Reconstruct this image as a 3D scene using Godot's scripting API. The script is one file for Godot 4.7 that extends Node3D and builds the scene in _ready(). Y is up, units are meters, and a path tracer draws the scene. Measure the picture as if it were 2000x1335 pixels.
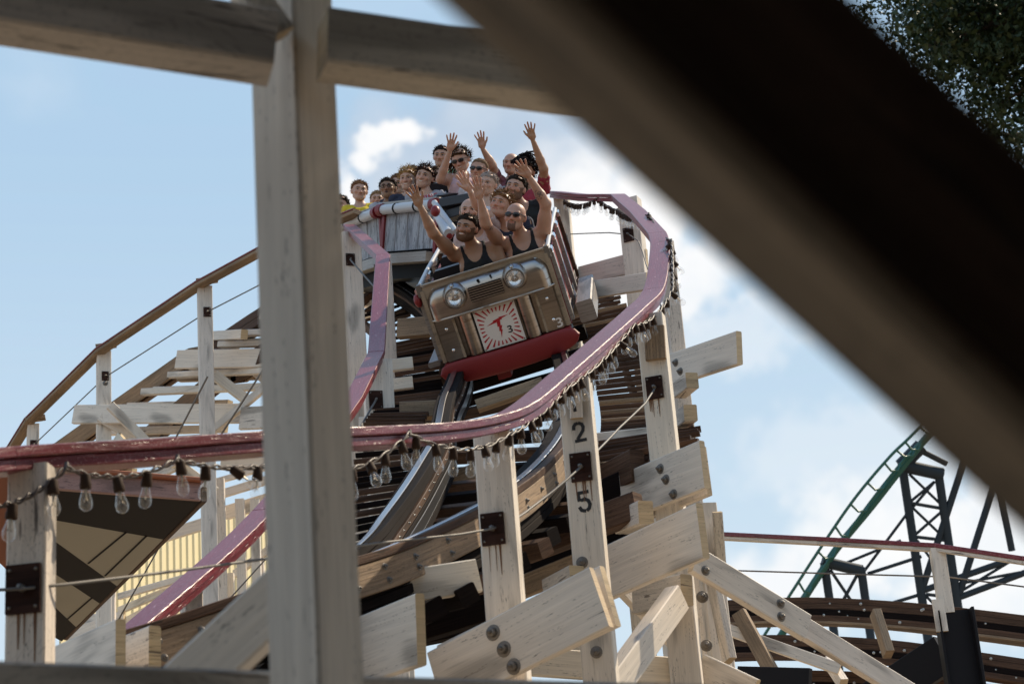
extends Node3D
# A wooden roller coaster's banked drop seen from below through the timbers of another part of the ride.
const PITCH := 20.0
const ROLL := -4.5
const FOCAL := 3691.0      # focal length in pixels of the 2000 x 1335 photograph
var cam_t: Transform3D
var tex := {}
var mats := {}
var rng := RandomNumberGenerator.new()
var taken := {}

# ------------------------------------------------------------------ mesh collector
class MB:
	var v := PackedVector3Array()
	var n := PackedVector3Array()
	var uv := PackedVector2Array()
	var c := PackedColorArray()
	var i := PackedInt32Array()
	var tint := Color(1, 1, 1)
	var ends := Color(1, 1, 1)   # bare end grain is browner than the painted sides
	func vert(p: Vector3, nn: Vector3, u: Vector2) -> int:
		v.append(p); n.append(nn); uv.append(u); c.append(tint)
		return v.size() - 1
	func tri_i(a: int, b: int, d: int, out: Vector3) -> void:
		# front faces run clockwise seen from outside
		if (v[b] - v[a]).cross(v[d] - v[a]).dot(out) > 0.0:
			i.append_array(PackedInt32Array([a, d, b]))
		else:
			i.append_array(PackedInt32Array([a, b, d]))
	func quad(a: Vector3, b: Vector3, d: Vector3, e: Vector3, out: Vector3, ua := Vector2.ZERO, ub := Vector2(1, 0), ud := Vector2(1, 1), ue := Vector2(0, 1)) -> void:
		var nn := (b - a).cross(d - a)
		if nn.length() < 1e-12: nn = (d - a).cross(e - a)
		nn = nn.normalized()
		if nn.dot(out) < 0.0: nn = -nn
		var k := vert(a, nn, ua); vert(b, nn, ub); vert(d, nn, ud); vert(e, nn, ue)
		tri_i(k, k + 1, k + 2, nn); tri_i(k, k + 2, k + 3, nn)
	func tri(a: Vector3, b: Vector3, d: Vector3, out: Vector3) -> void:
		var nn := (b - a).cross(d - a).normalized()
		if nn.dot(out) < 0.0: nn = -nn
		var k := vert(a, nn, Vector2(a.x, a.y)); vert(b, nn, Vector2(b.x, b.y)); vert(d, nn, Vector2(d.x, d.y))
		tri_i(k, k + 1, k + 2, nn)
	# box with chamfered long edges, axis along z from 0 to len, w along x, h along y, centred
	func timber(length: float, w: float, h: float, ch: float, u0 := 0.0, xf := Transform3D()) -> void:
		var x := w / 2; var y := h / 2
		ch = minf(ch, minf(x, y) * 0.6)
		var ring := [Vector2(-x + ch, -y), Vector2(x - ch, -y), Vector2(x, -y + ch), Vector2(x, y - ch), Vector2(x - ch, y), Vector2(-x + ch, y), Vector2(-x, y - ch), Vector2(-x, -y + ch)]
		prism(ring, length, u0, xf)
	func prism(ring: Array, length: float, u0 := 0.0, xf := Transform3D()) -> void:
		var acc := u0 * 3.1
		var m := ring.size()
		var mid := Vector2.ZERO
		for q in ring: mid += q / m
		for k in m:
			var p: Vector2 = ring[k]; var q: Vector2 = ring[(k + 1) % m]
			var w := p.distance_to(q)
			var o := (p + q) / 2 - mid
			quad(xf * Vector3(p.x, p.y, 0), xf * Vector3(q.x, q.y, 0), xf * Vector3(q.x, q.y, length), xf * Vector3(p.x, p.y, length), xf.basis * Vector3(o.x, o.y, 0), Vector2(u0, acc), Vector2(u0, acc + w), Vector2(u0 + length, acc + w), Vector2(u0 + length, acc))
			acc += w
		for e in [0.0, length]:
			var nn := xf.basis * Vector3(0, 0, -1.0 if e == 0.0 else 1.0)
			var keep := tint
			tint = tint * ends; tint.a = 1.0
			var c0 := vert(xf * Vector3(mid.x, mid.y, e), nn.normalized(), Vector2(u0, acc))
			for k in m:
				var p: Vector2 = ring[k]
				vert(xf * Vector3(p.x, p.y, e), nn.normalized(), Vector2(u0 + p.x * 0.3, acc + p.y))
			for k in m: tri_i(c0, c0 + 1 + k, c0 + 1 + (k + 1) % m, nn)
			tint = keep
	func box(mid: Vector3, size: Vector3, xf := Transform3D(), ch := 0.004) -> void:
		timber(size.z, size.x, size.y, ch, mid.x * 7.0 + mid.y * 3.0, xf * Transform3D(Basis(), mid - Vector3(0, 0, size.z / 2)))
	# cross-section ring (x = side, y = up) swept along frames [pos, side, up]
	func sweep(ring: Array, frames: Array, smooth_len := true, u0 := 0.0) -> void:
		var m := ring.size()
		var mid := Vector2.ZERO
		for q in ring: mid += q / m
		var acc := 0.0
		for k in m:
			var p: Vector2 = ring[k]; var q: Vector2 = ring[(k + 1) % m]
			var o := Vector2((q - p).y, -(q - p).x).normalized()
			if o.dot((p + q) / 2 - mid) < 0: o = -o
			var u := u0
			var base := v.size()
			for f in frames.size():
				var fr: Array = frames[f]
				if f > 0: u += (fr[0] as Vector3).distance_to(frames[f - 1][0])
				var nn: Vector3 = (fr[1] * o.x + fr[2] * o.y).normalized()
				vert(fr[0] + fr[1] * p.x + fr[2] * p.y, nn, Vector2(u, acc))
				vert(fr[0] + fr[1] * q.x + fr[2] * q.y, nn, Vector2(u, acc + p.distance_to(q)))
			for f in frames.size() - 1:
				var a := base + f * 2
				tri_i(a, a + 1, a + 3, n[a]); tri_i(a, a + 3, a + 2, n[a])
			acc += p.distance_to(q)
		for e in [0, frames.size() - 1]:
			var fr: Array = frames[e]
			var fo: Array = frames[1] if e == 0 else frames[e - 1]
			var nn: Vector3 = (fr[0] - fo[0]).normalized()
			var c0 := vert(fr[0] + fr[1] * mid.x + fr[2] * mid.y, nn, Vector2.ZERO)
			for k in m: vert(fr[0] + fr[1] * ring[k].x + fr[2] * ring[k].y, nn, ring[k])
			for k in m: tri_i(c0, c0 + 1 + k, c0 + 1 + (k + 1) % m, nn)
	func tube(pts: Array, r, sides := 8) -> void:
		# round tube along points; r a number or an array
		var up := Vector3(0.13, 0.97, 0.2)
		var base := v.size()
		var u := 0.0
		for f in pts.size():
			var t: Vector3 = (pts[mini(f + 1, pts.size() - 1)] - pts[maxi(f - 1, 0)]).normalized()
			if absf(t.dot(up)) > 0.95: up = Vector3(1, 0.1, 0.1).normalized()
			var s := t.cross(up).normalized(); up = s.cross(t).normalized()
			var rr: float = r[f] if r is Array else r
			if f > 0: u += (pts[f] as Vector3).distance_to(pts[f - 1])
			for k in sides:
				var a := TAU * k / sides
				var o := s * cos(a) + up * sin(a)
				vert(pts[f] + o * rr, o, Vector2(u, float(k) / sides * rr * 6.0))
		for f in pts.size() - 1:
			for k in sides:
				var a := base + f * sides + k; var b := base + f * sides + (k + 1) % sides
				tri_i(a, b, b + sides, n[a] + n[b]); tri_i(a, b + sides, a + sides, n[a] + n[b])
		for e in [0, pts.size() - 1]:
			var nn: Vector3 = (pts[e] - pts[1 if e == 0 else e - 1]).normalized()
			var c0 := vert(pts[e], nn, Vector2.ZERO)
			for k in sides: vert(v[base + e * sides + k], nn, Vector2.ZERO)
			for k in sides: tri_i(c0, c0 + 1 + k, c0 + 1 + (k + 1) % sides, nn)
	# profile: [Vector2(radius, y)...] turned about y
	func lathe(prof: Array, sides := 14, xf := Transform3D()) -> void:
		var base := v.size()
		for f in prof.size():
			var t: Vector2 = prof[mini(f + 1, prof.size() - 1)] - prof[maxi(f - 1, 0)]
			var o2 := Vector2(t.y, -t.x).normalized()
			for k in sides:
				var a := TAU * k / sides
				vert(xf * Vector3(cos(a) * prof[f].x, prof[f].y, sin(a) * prof[f].x), (xf.basis * Vector3(cos(a) * o2.x, o2.y, sin(a) * o2.x)).normalized(), Vector2(float(k) / sides, prof[f].y))
		for f in prof.size() - 1:
			for k in sides:
				var a := base + f * sides + k; var b := base + f * sides + (k + 1) % sides
				var o := n[a] + n[b]
				tri_i(a, b, b + sides, o); tri_i(a, b + sides, a + sides, o)
	func ball(mid: Vector3, rad: Vector3, xf := Transform3D(), a := 8, b := 12) -> void:
		var base := v.size()
		for f in a + 1:
			var th := PI * f / a
			for k in b:
				var ph := TAU * k / b
				var o := Vector3(sin(th) * cos(ph), cos(th), sin(th) * sin(ph))
				vert(xf * (mid + o * rad), (xf.basis * (o / rad)).normalized(), Vector2(float(k) / b, float(f) / a))
		for f in a:
			for k in b:
				var p := base + f * b + k; var q := base + f * b + (k + 1) % b
				var o := n[p] + n[q + b]
				tri_i(p, q, q + b, o); tri_i(p, q + b, p + b, o)
	func mesh() -> ArrayMesh:
		var a := []
		a.resize(Mesh.ARRAY_MAX)
		a[Mesh.ARRAY_VERTEX] = v; a[Mesh.ARRAY_NORMAL] = n; a[Mesh.ARRAY_TEX_UV] = uv; a[Mesh.ARRAY_COLOR] = c; a[Mesh.ARRAY_INDEX] = i
		var m := ArrayMesh.new()
		m.add_surface_from_arrays(Mesh.PRIMITIVE_TRIANGLES, a)
		return m

# ------------------------------------------------------------------ naming and placing
func numbered(called: String) -> String:
	var k: int = taken.get(called, 0)
	taken[called] = k + 1
	return called if k == 0 else "%s_%03d" % [called, k]
func tag(o: Node, label: String, category: String, group := "", kind := "") -> void:
	o.set_meta("label", label)
	if category: o.set_meta("category", category)
	if group: o.set_meta("group", group)
	if kind: o.set_meta("kind", kind)
func thing(called: String, at: Vector3, label: String, category: String, group := "", kind := "") -> Node3D:
	var o := Node3D.new()
	o.name = numbered(called); add_child(o); o.position = at
	tag(o, label, category, group, kind)
	return o
# a mesh given in the parent's frame (world minus the thing's place)
func part(parent: Node3D, called: String, mesh: Mesh, m: Material, xf := Transform3D()) -> MeshInstance3D:
	var o := MeshInstance3D.new()
	o.name = called; o.mesh = mesh; o.material_override = m; o.transform = xf
	parent.add_child(o, true)
	return o
func P(x: float, y: float, d: float) -> Vector3:
	return cam_t * Vector3((x - 1000.0) / FOCAL * d, -(y - 667.5) / FOCAL * d, -d)
func PA(a: Array) -> Vector3:
	return P(a[0], a[1], a[2])
func base_of(parent: Node3D) -> Vector3:
	var o := Vector3.ZERO
	var k: Node = parent
	while k != self:
		o += (k as Node3D).position; k = k.get_parent()
	return o
func tone(k := 0.08) -> Color:
	var g := 1.0 + rng.randf_range(-k, k)
	return Color(g * (1.0 + rng.randf_range(-0.02, 0.02)), g, g * (1.0 + rng.randf_range(-0.03, 0.03)))
# a timber from world point a to world point b; w across, h along up
func timber(parent: Node3D, called: String, a: Vector3, b: Vector3, w: float, h: float, up: Vector3, m: Material, col := Color(0, 0, 0, 0), ch := 0.006) -> MeshInstance3D:
	var z := (b - a).normalized()
	var x := up.cross(z).normalized()
	var y := z.cross(x).normalized()
	var mb := MB.new()
	mb.tint = tone() if col.a == 0.0 else col
	if m == mats.white or m == mats.peel: mb.ends = Color(0.80, 0.68, 0.48)
	mb.timber(a.distance_to(b), w, h, ch, rng.randf() * 9.0)
	return part(parent, called, mb.mesh(), m, Transform3D(Basis(x, y, z), a - base_of(parent)))
# a board given by the middle line of the face turned to the eye: [px, py, metres] to [px, py, metres]
func board(parent: Node3D, called: String, a: Array, b: Array, h: float, t: float, m: Material, up := Vector3.UP, col := Color(0, 0, 0, 0)) -> MeshInstance3D:
	var pa := PA(a); var pb := PA(b)
	var z := (pb - pa).normalized()
	var x := up.cross(z).normalized()
	if x.dot(cam_t.origin - pa) < 0: x = -x
	var o := timber(parent, called, pa - x * t / 2, pb - x * t / 2, t, h, up, m, col)
	planes[o] = [pa, x]
	return o
var planes := {}
# a bolt where the line of sight through a pixel meets a board's front
func bolt_on(parent: Node3D, on: MeshInstance3D, x: float, y: float, s := 1.0, m: Material = null) -> void:
	var o := cam_t.origin
	var d := (P(x, y, 1.0) - o).normalized()
	var n: Vector3 = planes[on][1]
	bolt(parent, o + d * ((planes[on][0] - o).dot(n) / d.dot(n)), n, s, m)
var bolt_mesh: ArrayMesh
func bolt(parent: Node3D, at: Vector3, nn: Vector3, s := 1.0, m: Material = null) -> void:
	var y := nn.normalized()
	var x := y.cross(Vector3(0.3, 0.2, 0.9)).normalized()
	part(parent, "bolt", bolt_mesh, m if m else mats.bolt, Transform3D(Basis(x, y, x.cross(y)).scaled(Vector3.ONE * s), at - base_of(parent)))
func catmull(p: Array, per := 6) -> Array:
	var o := []
	for k in p.size() - 1:
		var a: Vector3 = p[maxi(k - 1, 0)]; var b: Vector3 = p[k]; var c: Vector3 = p[k + 1]; var d: Vector3 = p[mini(k + 2, p.size() - 1)]
		for s in per:
			o.append(b.cubic_interpolate(c, a, d, float(s) / per))
	o.append(p[-1])
	return o

# ------------------------------------------------------------------ sky, textures, materials
func noise(sd: int, f: float, oct := 4, kind := FastNoiseLite.TYPE_SIMPLEX_SMOOTH) -> FastNoiseLite:
	var k := FastNoiseLite.new()
	k.seed = sd; k.frequency = f; k.noise_type = kind
	k.fractal_type = FastNoiseLite.FRACTAL_FBM; k.fractal_octaves = oct
	return k
func az_el(x: float, y: float) -> Vector2:
	var d := (P(x, y, 1.0) - cam_t.origin).normalized()
	return Vector2(atan2(d.x, -d.z), asin(d.y))
var n_big: FastNoiseLite
var n_puff: FastNoiseLite
var blobs := []
func sky_color(d: Vector3) -> Color:
	var el := asin(clampf(d.y, -1, 1))
	# linear radiance of clear summer air: paler low down
	var blue := Vector3(0.63, 0.765, 0.875).lerp(Vector3(0.43, 0.61, 0.80), smoothstep(0.14, 0.50, el)).lerp(Vector3(0.17, 0.33, 0.66), smoothstep(0.5, 1.4, el))
	var q := d / maxf(d.y + 0.22, 0.08)
	var den := n_big.get_noise_3d(q.x * 1.0, q.z * 1.0, 4.0) * 1.1 + n_puff.get_noise_3d(d.x * 60.0, d.y * 90.0, d.z * 60.0) * 0.20 - 0.26
	var az := atan2(d.x, -d.z)
	var cov := smoothstep(0.0, 0.34, den) * 0.85 * (1.0 - 0.9 * clear_here(az, el))
	var puff := n_puff.get_noise_3d(d.x * 60.0 + 9.0, d.y * 80.0, d.z * 60.0)
	var grey := Vector3(0.47, 0.575, 0.71); var white := Vector3(0.97, 0.97, 0.97)
	var c := blue.lerp(white.lerp(grey, clampf(smoothstep(0.5, 0.85, cov) * (0.7 + puff * 0.9), 0, 1)), cov)
	if clear_here(az, el) > 0.0:
		var wob := n_puff.get_noise_3d(d.x * 330.0, d.y * 330.0, d.z * 330.0)
		var soft := n_puff.get_noise_3d(d.x * 120.0 + 5.0, d.y * 120.0, d.z * 120.0)
		for b in blobs:
			var k: float = Vector2((az - b[0].x) / b[1], (el - b[0].y) / b[2]).length() + wob * b[5] + soft * 0.35
			var t: float = b[3] * (1.0 - smoothstep(0.50, 1.2, k))
			if t > 0.0: c = c.lerp(white.lerp(grey, clampf(b[4] + soft * 0.25 * b[4], 0, 1)), t)
	return Color(c.x, c.y, c.z)
func clear_here(az: float, el: float) -> float:
	# the photograph shows open blue between its clouds; the noise clouds keep out of that stretch
	return 1.0 - smoothstep(0.24, 0.42, Vector2(az, (el - 0.36) * 1.2).length())
func dir_of(u: float, w: float) -> Vector3:
	var az := u * TAU; var el := (0.5 - w) * PI  # the panorama starts at -z
	return Vector3(sin(az) * cos(el), sin(el), -cos(az) * cos(el))
func make_sky() -> ImageTexture:
	n_big = noise(5, 0.55, 4); n_puff = noise(8, 0.16, 4)
	# [direction, half width, half height, cover] of each cloud that stands in the photograph
	for b in [[930, 300, 330, 165, 0.75, 0.9, 0.2], [1040, 240, 240, 90, 0.6, 0.85, 0.3], [860, 380, 240, 110, 0.6, 0.75, 0.3], [1080, 400, 220, 130, 0.75, 0.4, 0.3], [785, 252, 62, 24, 1.0, 0.0, 0.8], [738, 282, 40, 34, 0.97, 0.03, 0.8], [706, 322, 28, 30, 0.95, 0.0, 0.8], [684, 372, 30, 50, 0.95, 0.0, 0.8],
			[1200, 470, 230, 150, 1.0, 0.0, 0.25], [1310, 550, 170, 100, 0.8, 0.0, 0.35], [1420, 650, 190, 80, 0.4, 0.0, 0.4], [1560, 1140, 190, 90, 0.6, 0.0, 0.35], [1740, 1020, 220, 120, 0.7, 0.0, 0.35], [1900, 1060, 220, 130, 0.75, 0.0, 0.35], [1930, 1180, 190, 80, 0.7, 0.0, 0.35], [1480, 1150, 140, 60, 0.5, 0.0, 0.35], [1660, 880, 260, 110, 0.3, 0.0, 0.3]]:
		blobs.append([az_el(b[0], b[1]), b[2] / FOCAL, b[3] / FOCAL, b[4], b[5], b[6]])
	var w := 768; var h := 384
	var im := Image.create(w, h, false, Image.FORMAT_RGBA8)
	im.fill(Color(0.42, 0.4, 0.37))
	for y in h / 2 + 2:
		for x in w:
			im.set_pixel(x, y, sky_color(dir_of((x + 0.5) / w, (y + 0.5) / h)).linear_to_srgb())
	var big := Vector2i(4096, 2048)
	im.resize(big.x, big.y, Image.INTERPOLATE_CUBIC)
	for y in range(int(big.y * (0.5 - 38.0 / 180)), int(big.y * (0.5 - 3.0 / 180))):
		for x in range(int(big.x * -22.0 / 360), int(big.x * 22.0 / 360)):
			im.set_pixel(posmod(x, big.x), y, sky_color(dir_of((x + 0.5) / big.x, (y + 0.5) / big.y)).linear_to_srgb())
	return ImageTexture.create_from_image(im)
func srgb(r: float, g: float, b: float) -> Color:
	return Color(r, g, b).linear_to_srgb()
# streaky weathered wood, u along the grain; paint chips show the wood underneath. Colours are linear.
func wood_tex(called: String, paint: Vector3, wood: Vector3, chip: float, grain: float, crack: float, stain: float, speck: float, sd: int) -> void:
	var s := 384
	var g := noise(sd, 0.012, 3); var fine := noise(sd + 1, 0.05, 2); var ch := noise(sd + 2, 0.018, 4); var st := noise(sd + 3, 0.007, 3); var sp := noise(sd + 4, 0.09, 3)
	var im := Image.create(s, s, false, Image.FORMAT_RGB8); var hm := Image.create(s, s, false, Image.FORMAT_RGB8)
	for y in s:
		for x in s:
			# blend two windows so that the edges meet
			var a := TAU * x / s; var b := TAU * y / s
			var X := cos(a) * 38.0; var Z := sin(a) * 38.0; var Y := cos(b) * 61.0; var W := sin(b) * 61.0
			var gr := g.get_noise_3d(X * 0.5 + W * 4.0, Y * 4.0, Z * 0.5)
			var fi := fine.get_noise_3d(X * 0.35, Y * 3.0 + 31.0, Z * 0.35 + W * 3.0)
			var cc := ch.get_noise_3d(X + 7.0, Y * 2.0, Z + W * 2.0)
			var ss := st.get_noise_3d(X * 0.8, Y + 90.0, Z * 0.8 + W)
			var dk := sp.get_noise_3d(X * 2.5, Y * 1.2, Z * 2.5 + W * 1.2)
			var col := paint * (1.0 + grain * (gr * 0.5 + fi * 0.5))
			var k := smoothstep(0.05, 0.14, cc * 0.75 + fi * 0.22 + gr * 0.22 - (0.5 - chip))
			col = col.lerp(wood * (1.0 + (gr + fi) * 0.9), k)
			col *= 1.0 - stain * smoothstep(0.05, 0.5, ss + fi * 0.2)
			var cr := (1.0 - smoothstep(0.0, 0.022, absf(gr + 0.13))) * smoothstep(0.0, 0.25, cc + 0.02) * crack
			col = col.lerp(wood * 0.25, cr)
			col = col.lerp(wood * (1.0 if called == "redpaint" else 0.35), speck * smoothstep(0.30, 0.40, dk))
			im.set_pixel(x, y, srgb(clampf(col.x, 0, 1), clampf(col.y, 0, 1), clampf(col.z, 0, 1)))
			var hh := clampf(0.6 + gr * 0.22 + fi * 0.3 - cr * 0.5 - k * 0.2, 0, 1)
			hm.set_pixel(x, y, Color(hh, hh, hh))
	tex[called] = ImageTexture.create_from_image(im); tex[called + "_h"] = ImageTexture.create_from_image(hm)
func mat(called: String, r: float, g: float, b: float, rough := 0.7, metal := 0.0, t := "", scale := Vector3(1, 1, 1), relief := 0.0) -> StandardMaterial3D:
	var m := StandardMaterial3D.new()
	m.resource_name = called; m.albedo_color = srgb(r, g, b); m.roughness = rough; m.metallic = metal
	m.vertex_color_use_as_albedo = true
	m.cull_mode = BaseMaterial3D.CULL_DISABLED
	if t:
		m.albedo_texture = tex[t]; m.uv1_scale = scale
		if relief > 0.0:
			m.heightmap_enabled = true; m.heightmap_texture = tex[t + "_h"]; m.heightmap_scale = relief
	mats[called] = m
	return m
func make_materials() -> void:
	wood_tex("paint", Vector3(0.76, 0.675, 0.575), Vector3(0.22, 0.185, 0.15), 0.06, 0.24, 0.9, 0.45, 0.0, 11)
	wood_tex("peel", Vector3(0.69, 0.61, 0.52), Vector3(0.17, 0.145, 0.125), 0.19, 0.3, 0.95, 0.42, 0.25, 23)
	wood_tex("bare", Vector3(0.30, 0.205, 0.125), Vector3(0.12, 0.08, 0.05), 0.12, 0.75, 0.8, 0.3, 0.3, 37)
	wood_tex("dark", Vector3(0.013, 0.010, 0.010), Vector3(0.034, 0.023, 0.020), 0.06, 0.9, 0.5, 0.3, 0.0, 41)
	wood_tex("weathered", Vector3(0.185, 0.152, 0.118), Vector3(0.085, 0.068, 0.055), 0.16, 0.7, 0.9, 0.35, 0.3, 61)
	wood_tex("pine", Vector3(0.43, 0.315, 0.195), Vector3(0.16, 0.10, 0.06), 0.10, 0.55, 0.9, 0.25, 0.3, 77)
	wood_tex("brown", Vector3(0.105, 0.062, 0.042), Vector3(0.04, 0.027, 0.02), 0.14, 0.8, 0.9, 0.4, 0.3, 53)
	wood_tex("redpaint", Vector3(0.19, 0.016, 0.026), Vector3(0.42, 0.26, 0.26), 0.07, 0.35, 0.9, 0.35, 0.75, 67)
	wood_tex("metal", Vector3(0.48, 0.45, 0.42), Vector3(0.19, 0.155, 0.13), 0.20, 0.3, 0.0, 0.42, 0.0, 71)
	wood_tex("flank", Vector3(0.60, 0.60, 0.60), Vector3(0.10, 0.085, 0.08), 0.27, 0.3, 0.9, 0.5, 0.0, 91)
	wood_tex("rust", Vector3(0.050, 0.024, 0.018), Vector3(0.10, 0.04, 0.022), 0.22, 0.7, 0.0, 0.5, 0.6, 83)
	mat("white", 1, 1, 1, 0.62, 0, "paint", Vector3(0.9, 1.8, 1), 0.12)
	mat("peel", 1, 1, 1, 0.7, 0, "peel", Vector3(0.9, 1.8, 1), 0.16)
	mat("bare", 1, 1, 1, 0.75, 0, "bare", Vector3(0.8, 2.2, 1), 0.2)
	mat("pine", 1, 1, 1, 0.75, 0, "pine", Vector3(0.8, 2.2, 1), 0.2)
	mat("weathered", 1, 1, 1, 0.85, 0, "weathered", Vector3(0.8, 2.2, 1), 0.2)
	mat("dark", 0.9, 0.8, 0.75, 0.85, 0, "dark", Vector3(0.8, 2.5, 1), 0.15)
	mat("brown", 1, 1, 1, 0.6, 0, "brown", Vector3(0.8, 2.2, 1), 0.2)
	mat("red", 1, 1, 1, 0.33, 0, "redpaint", Vector3(1.6, 3.0, 1), 0.22)
	mats.red.metallic_specular = 0.58
	mat("creosote", 1.0, 0.95, 0.9, 0.8, 0, "dark", Vector3(0.8, 2.5, 1), 0.2)
	mat("steel", 0.50, 0.51, 0.54, 0.25, 1.0)
	mat("greased_steel", 0.10, 0.10, 0.105, 0.35, 0.8)
	mat("rust_stain", 0.20, 0.10, 0.05, 0.85)
	mat("chrome", 0.95, 0.90, 0.86, 0.29, 1.0, "metal", Vector3(1.3, 1.3, 1))
	mat("bright", 0.82, 0.82, 0.83, 0.16, 1.0)
	mat("trim", 0.80, 0.68, 0.53, 0.5, 0.3, "metal", Vector3(2, 2, 1))
	mat("tin", 0.50, 0.52, 0.57, 0.38, 0.45, "peel", Vector3(1.1, 3.0, 1))
	mat("flank", 0.66, 0.68, 0.74, 0.5, 0.1, "flank", Vector3(2.0, 5.0, 1))
	mat("car_red", 0.21, 0.012, 0.014, 0.42)
	mat("bumper_rubber", 0.21, 0.010, 0.011, 0.6)
	mat("black", 0.012, 0.012, 0.013, 0.5)
	mat("seat", 0.016, 0.017, 0.022, 0.38)
	mat("pad", 0.55, 0.56, 0.58, 0.35)
	mat("rustplate", 1, 1, 1, 0.6, 0.2, "rust", Vector3(3, 3, 1), 0.1)
	mat("bolt", 0.19, 0.17, 0.15, 0.5, 0.6)
	mat("bolt_zinc", 0.5, 0.49, 0.46, 0.4, 0.8)
	mat("rope", 0.16, 0.15, 0.14, 0.6, 0.3)
	mat("wire", 0.10, 0.075, 0.06, 0.45)
	mat("socket", 0.050, 0.030, 0.020, 0.65)
	mat("filament", 0.42, 0.36, 0.28, 0.4, 0.6)
	for k in ["dark", "brown", "creosote", "black", "soffit_black", "stained", "socket", "rustplate", "tower_steel", "beam_steel"]:
		if mats.has(k): mats[k].metallic_specular = 0.22
	mat("ink", 0.02, 0.02, 0.022, 0.7)
	mat("plate_white", 0.74, 0.70, 0.66, 0.4)
	mat("plate_red", 0.42, 0.012, 0.02, 0.45)
	mat("yellow_wall", 0.80, 0.68, 0.40, 0.55)
	mat("soffit_black", 0.018, 0.014, 0.014, 0.7)
	mat("soffit_cream", 0.36, 0.33, 0.27, 0.7)
	mat("fascia", 0.55, 0.36, 0.36, 0.6, 0, "peel", Vector3(1, 2, 1))
	mat("shingle", 0.36, 0.13, 0.07, 0.85)
	mat("green", 0.018, 0.105, 0.078, 0.4)
	mat("tower_steel", 0.035, 0.045, 0.055, 0.5)
	mat("beam_steel", 0.016, 0.015, 0.017, 0.5)
	mat("stained", 0.030, 0.023, 0.017, 0.85)
	mat("bark", 0.05, 0.035, 0.025, 0.9)
	mat("skin", 1, 1, 1, 0.5)
	mats.skin.subsurf_scatter_enabled = true; mats.skin.subsurf_scatter_strength = 0.12
	mat("hair", 1, 1, 1, 0.85)
	mats.hair.metallic_specular = 0.25
	mat("cloth", 1, 1, 1, 0.9)
	mat("lens", 0.012, 0.012, 0.014, 0.08)
	var gl := StandardMaterial3D.new()
	gl.resource_name = "bulb_glass"; gl.transparency = BaseMaterial3D.TRANSPARENCY_ALPHA; gl.albedo_color = Color(0.96, 0.94, 0.90, 0.07); gl.roughness = 0.03; gl.metallic_specular = 0.9
	mats.glass = gl
	var lf := mat("leaf", 0.045, 0.075, 0.022, 0.6)
	lf.backlight_enabled = true; lf.backlight = Color(0.16, 0.24, 0.06)
	var gd := noise(97, 0.02, 5)
	var im := Image.create(256, 256, false, Image.FORMAT_RGB8)
	for y in 256:
		for x in 256:
			var k := 0.20 + gd.get_noise_3d(cos(TAU * x / 256) * 40.0, cos(TAU * y / 256) * 40.0, (sin(TAU * x / 256) + sin(TAU * y / 256) * 1.7) * 40.0) * 0.08
			im.set_pixel(x, y, srgb(k * 1.05, k, k * 0.9))
	tex["ground"] = ImageTexture.create_from_image(im)
	var gm := mat("ground", 1.25, 1.05, 0.85, 0.9)
	gm.albedo_texture = tex["ground"]; gm.uv1_scale = Vector3(60, 60, 1)
	for k in ["soffit_black", "stained", "tower_steel", "beam_steel", "soffit_cream", "weathered"]: mats[k].metallic_specular = 0.22
	var mb := MB.new()
	mb.lathe([Vector2(0.0, 0.004), Vector2(0.029, 0.004), Vector2(0.031, 0.0), Vector2(0.031, -0.004)], 14)
	mb.lathe([Vector2(0.0, 0.022), Vector2(0.016, 0.021), Vector2(0.020, 0.017), Vector2(0.020, 0.003)], 6)
	mb.lathe([Vector2(0.0, 0.034), Vector2(0.008, 0.033), Vector2(0.008, 0.020)], 7)
	bolt_mesh = mb.mesh()

# ------------------------------------------------------------------ the coaster's timber
const OUTER := [[-160, 905, 5.6], [0, 891, 5.95], [260, 876, 6.4], [520, 857, 6.95], [700, 848, 7.45], [850, 839, 8.0], [950, 824, 8.45], [1020, 797, 8.85], [1100, 731, 9.6], [1170, 670, 10.4], [1240, 608, 11.4], [1277, 568, 12.2], [1288, 505, 13.3], [1284, 458, 14.4], [1246, 415, 16.3], [1207, 382, 18.3], [1140, 382, 19.8], [1084, 376, 21.0]]
const INNER := [[60, 1400, 8.2], [270, 1222, 9.0], [515, 1000, 11.0], [690, 780, 14.2], [735, 690, 15.8], [748, 500, 18.6], [682, 441, 21.0]]
const LEFT_RAIL := [[60, 1375, 8.1], [250, 1300, 8.4], [450, 1230, 8.7], [600, 1150, 9.2], [705, 1062, 9.9], [750, 1010, 10.5], [790, 955, 11.2], [822, 900, 12.1], [845, 850, 13.1], [868, 790, 14.5], [885, 742, 15.9], [890, 690, 17.6], [860, 625, 19.6], [790, 555, 21.4], [700, 520, 22.6], [560, 545, 23.6]]
const RIGHT_RAIL := [[100, 1290, 7.3], [300, 1230, 7.6], [480, 1172, 7.9], [640, 1115, 8.25], [780, 1062, 8.7], [925, 990, 9.6], [1008, 935, 10.4], [1066, 880, 11.3], [1098, 835, 12.2], [1105, 780, 14.2], [1090, 690, 16.3], [1075, 625, 18.2], [1010, 560, 20.2], [900, 500, 21.8], [760, 470, 22.8], [580, 500, 23.6]]
var track_l := []
var track_r := []
var track_up := []
func pts(a: Array) -> Array:
	var o := []
	for k in a: o.append(PA(k))
	return o
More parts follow.
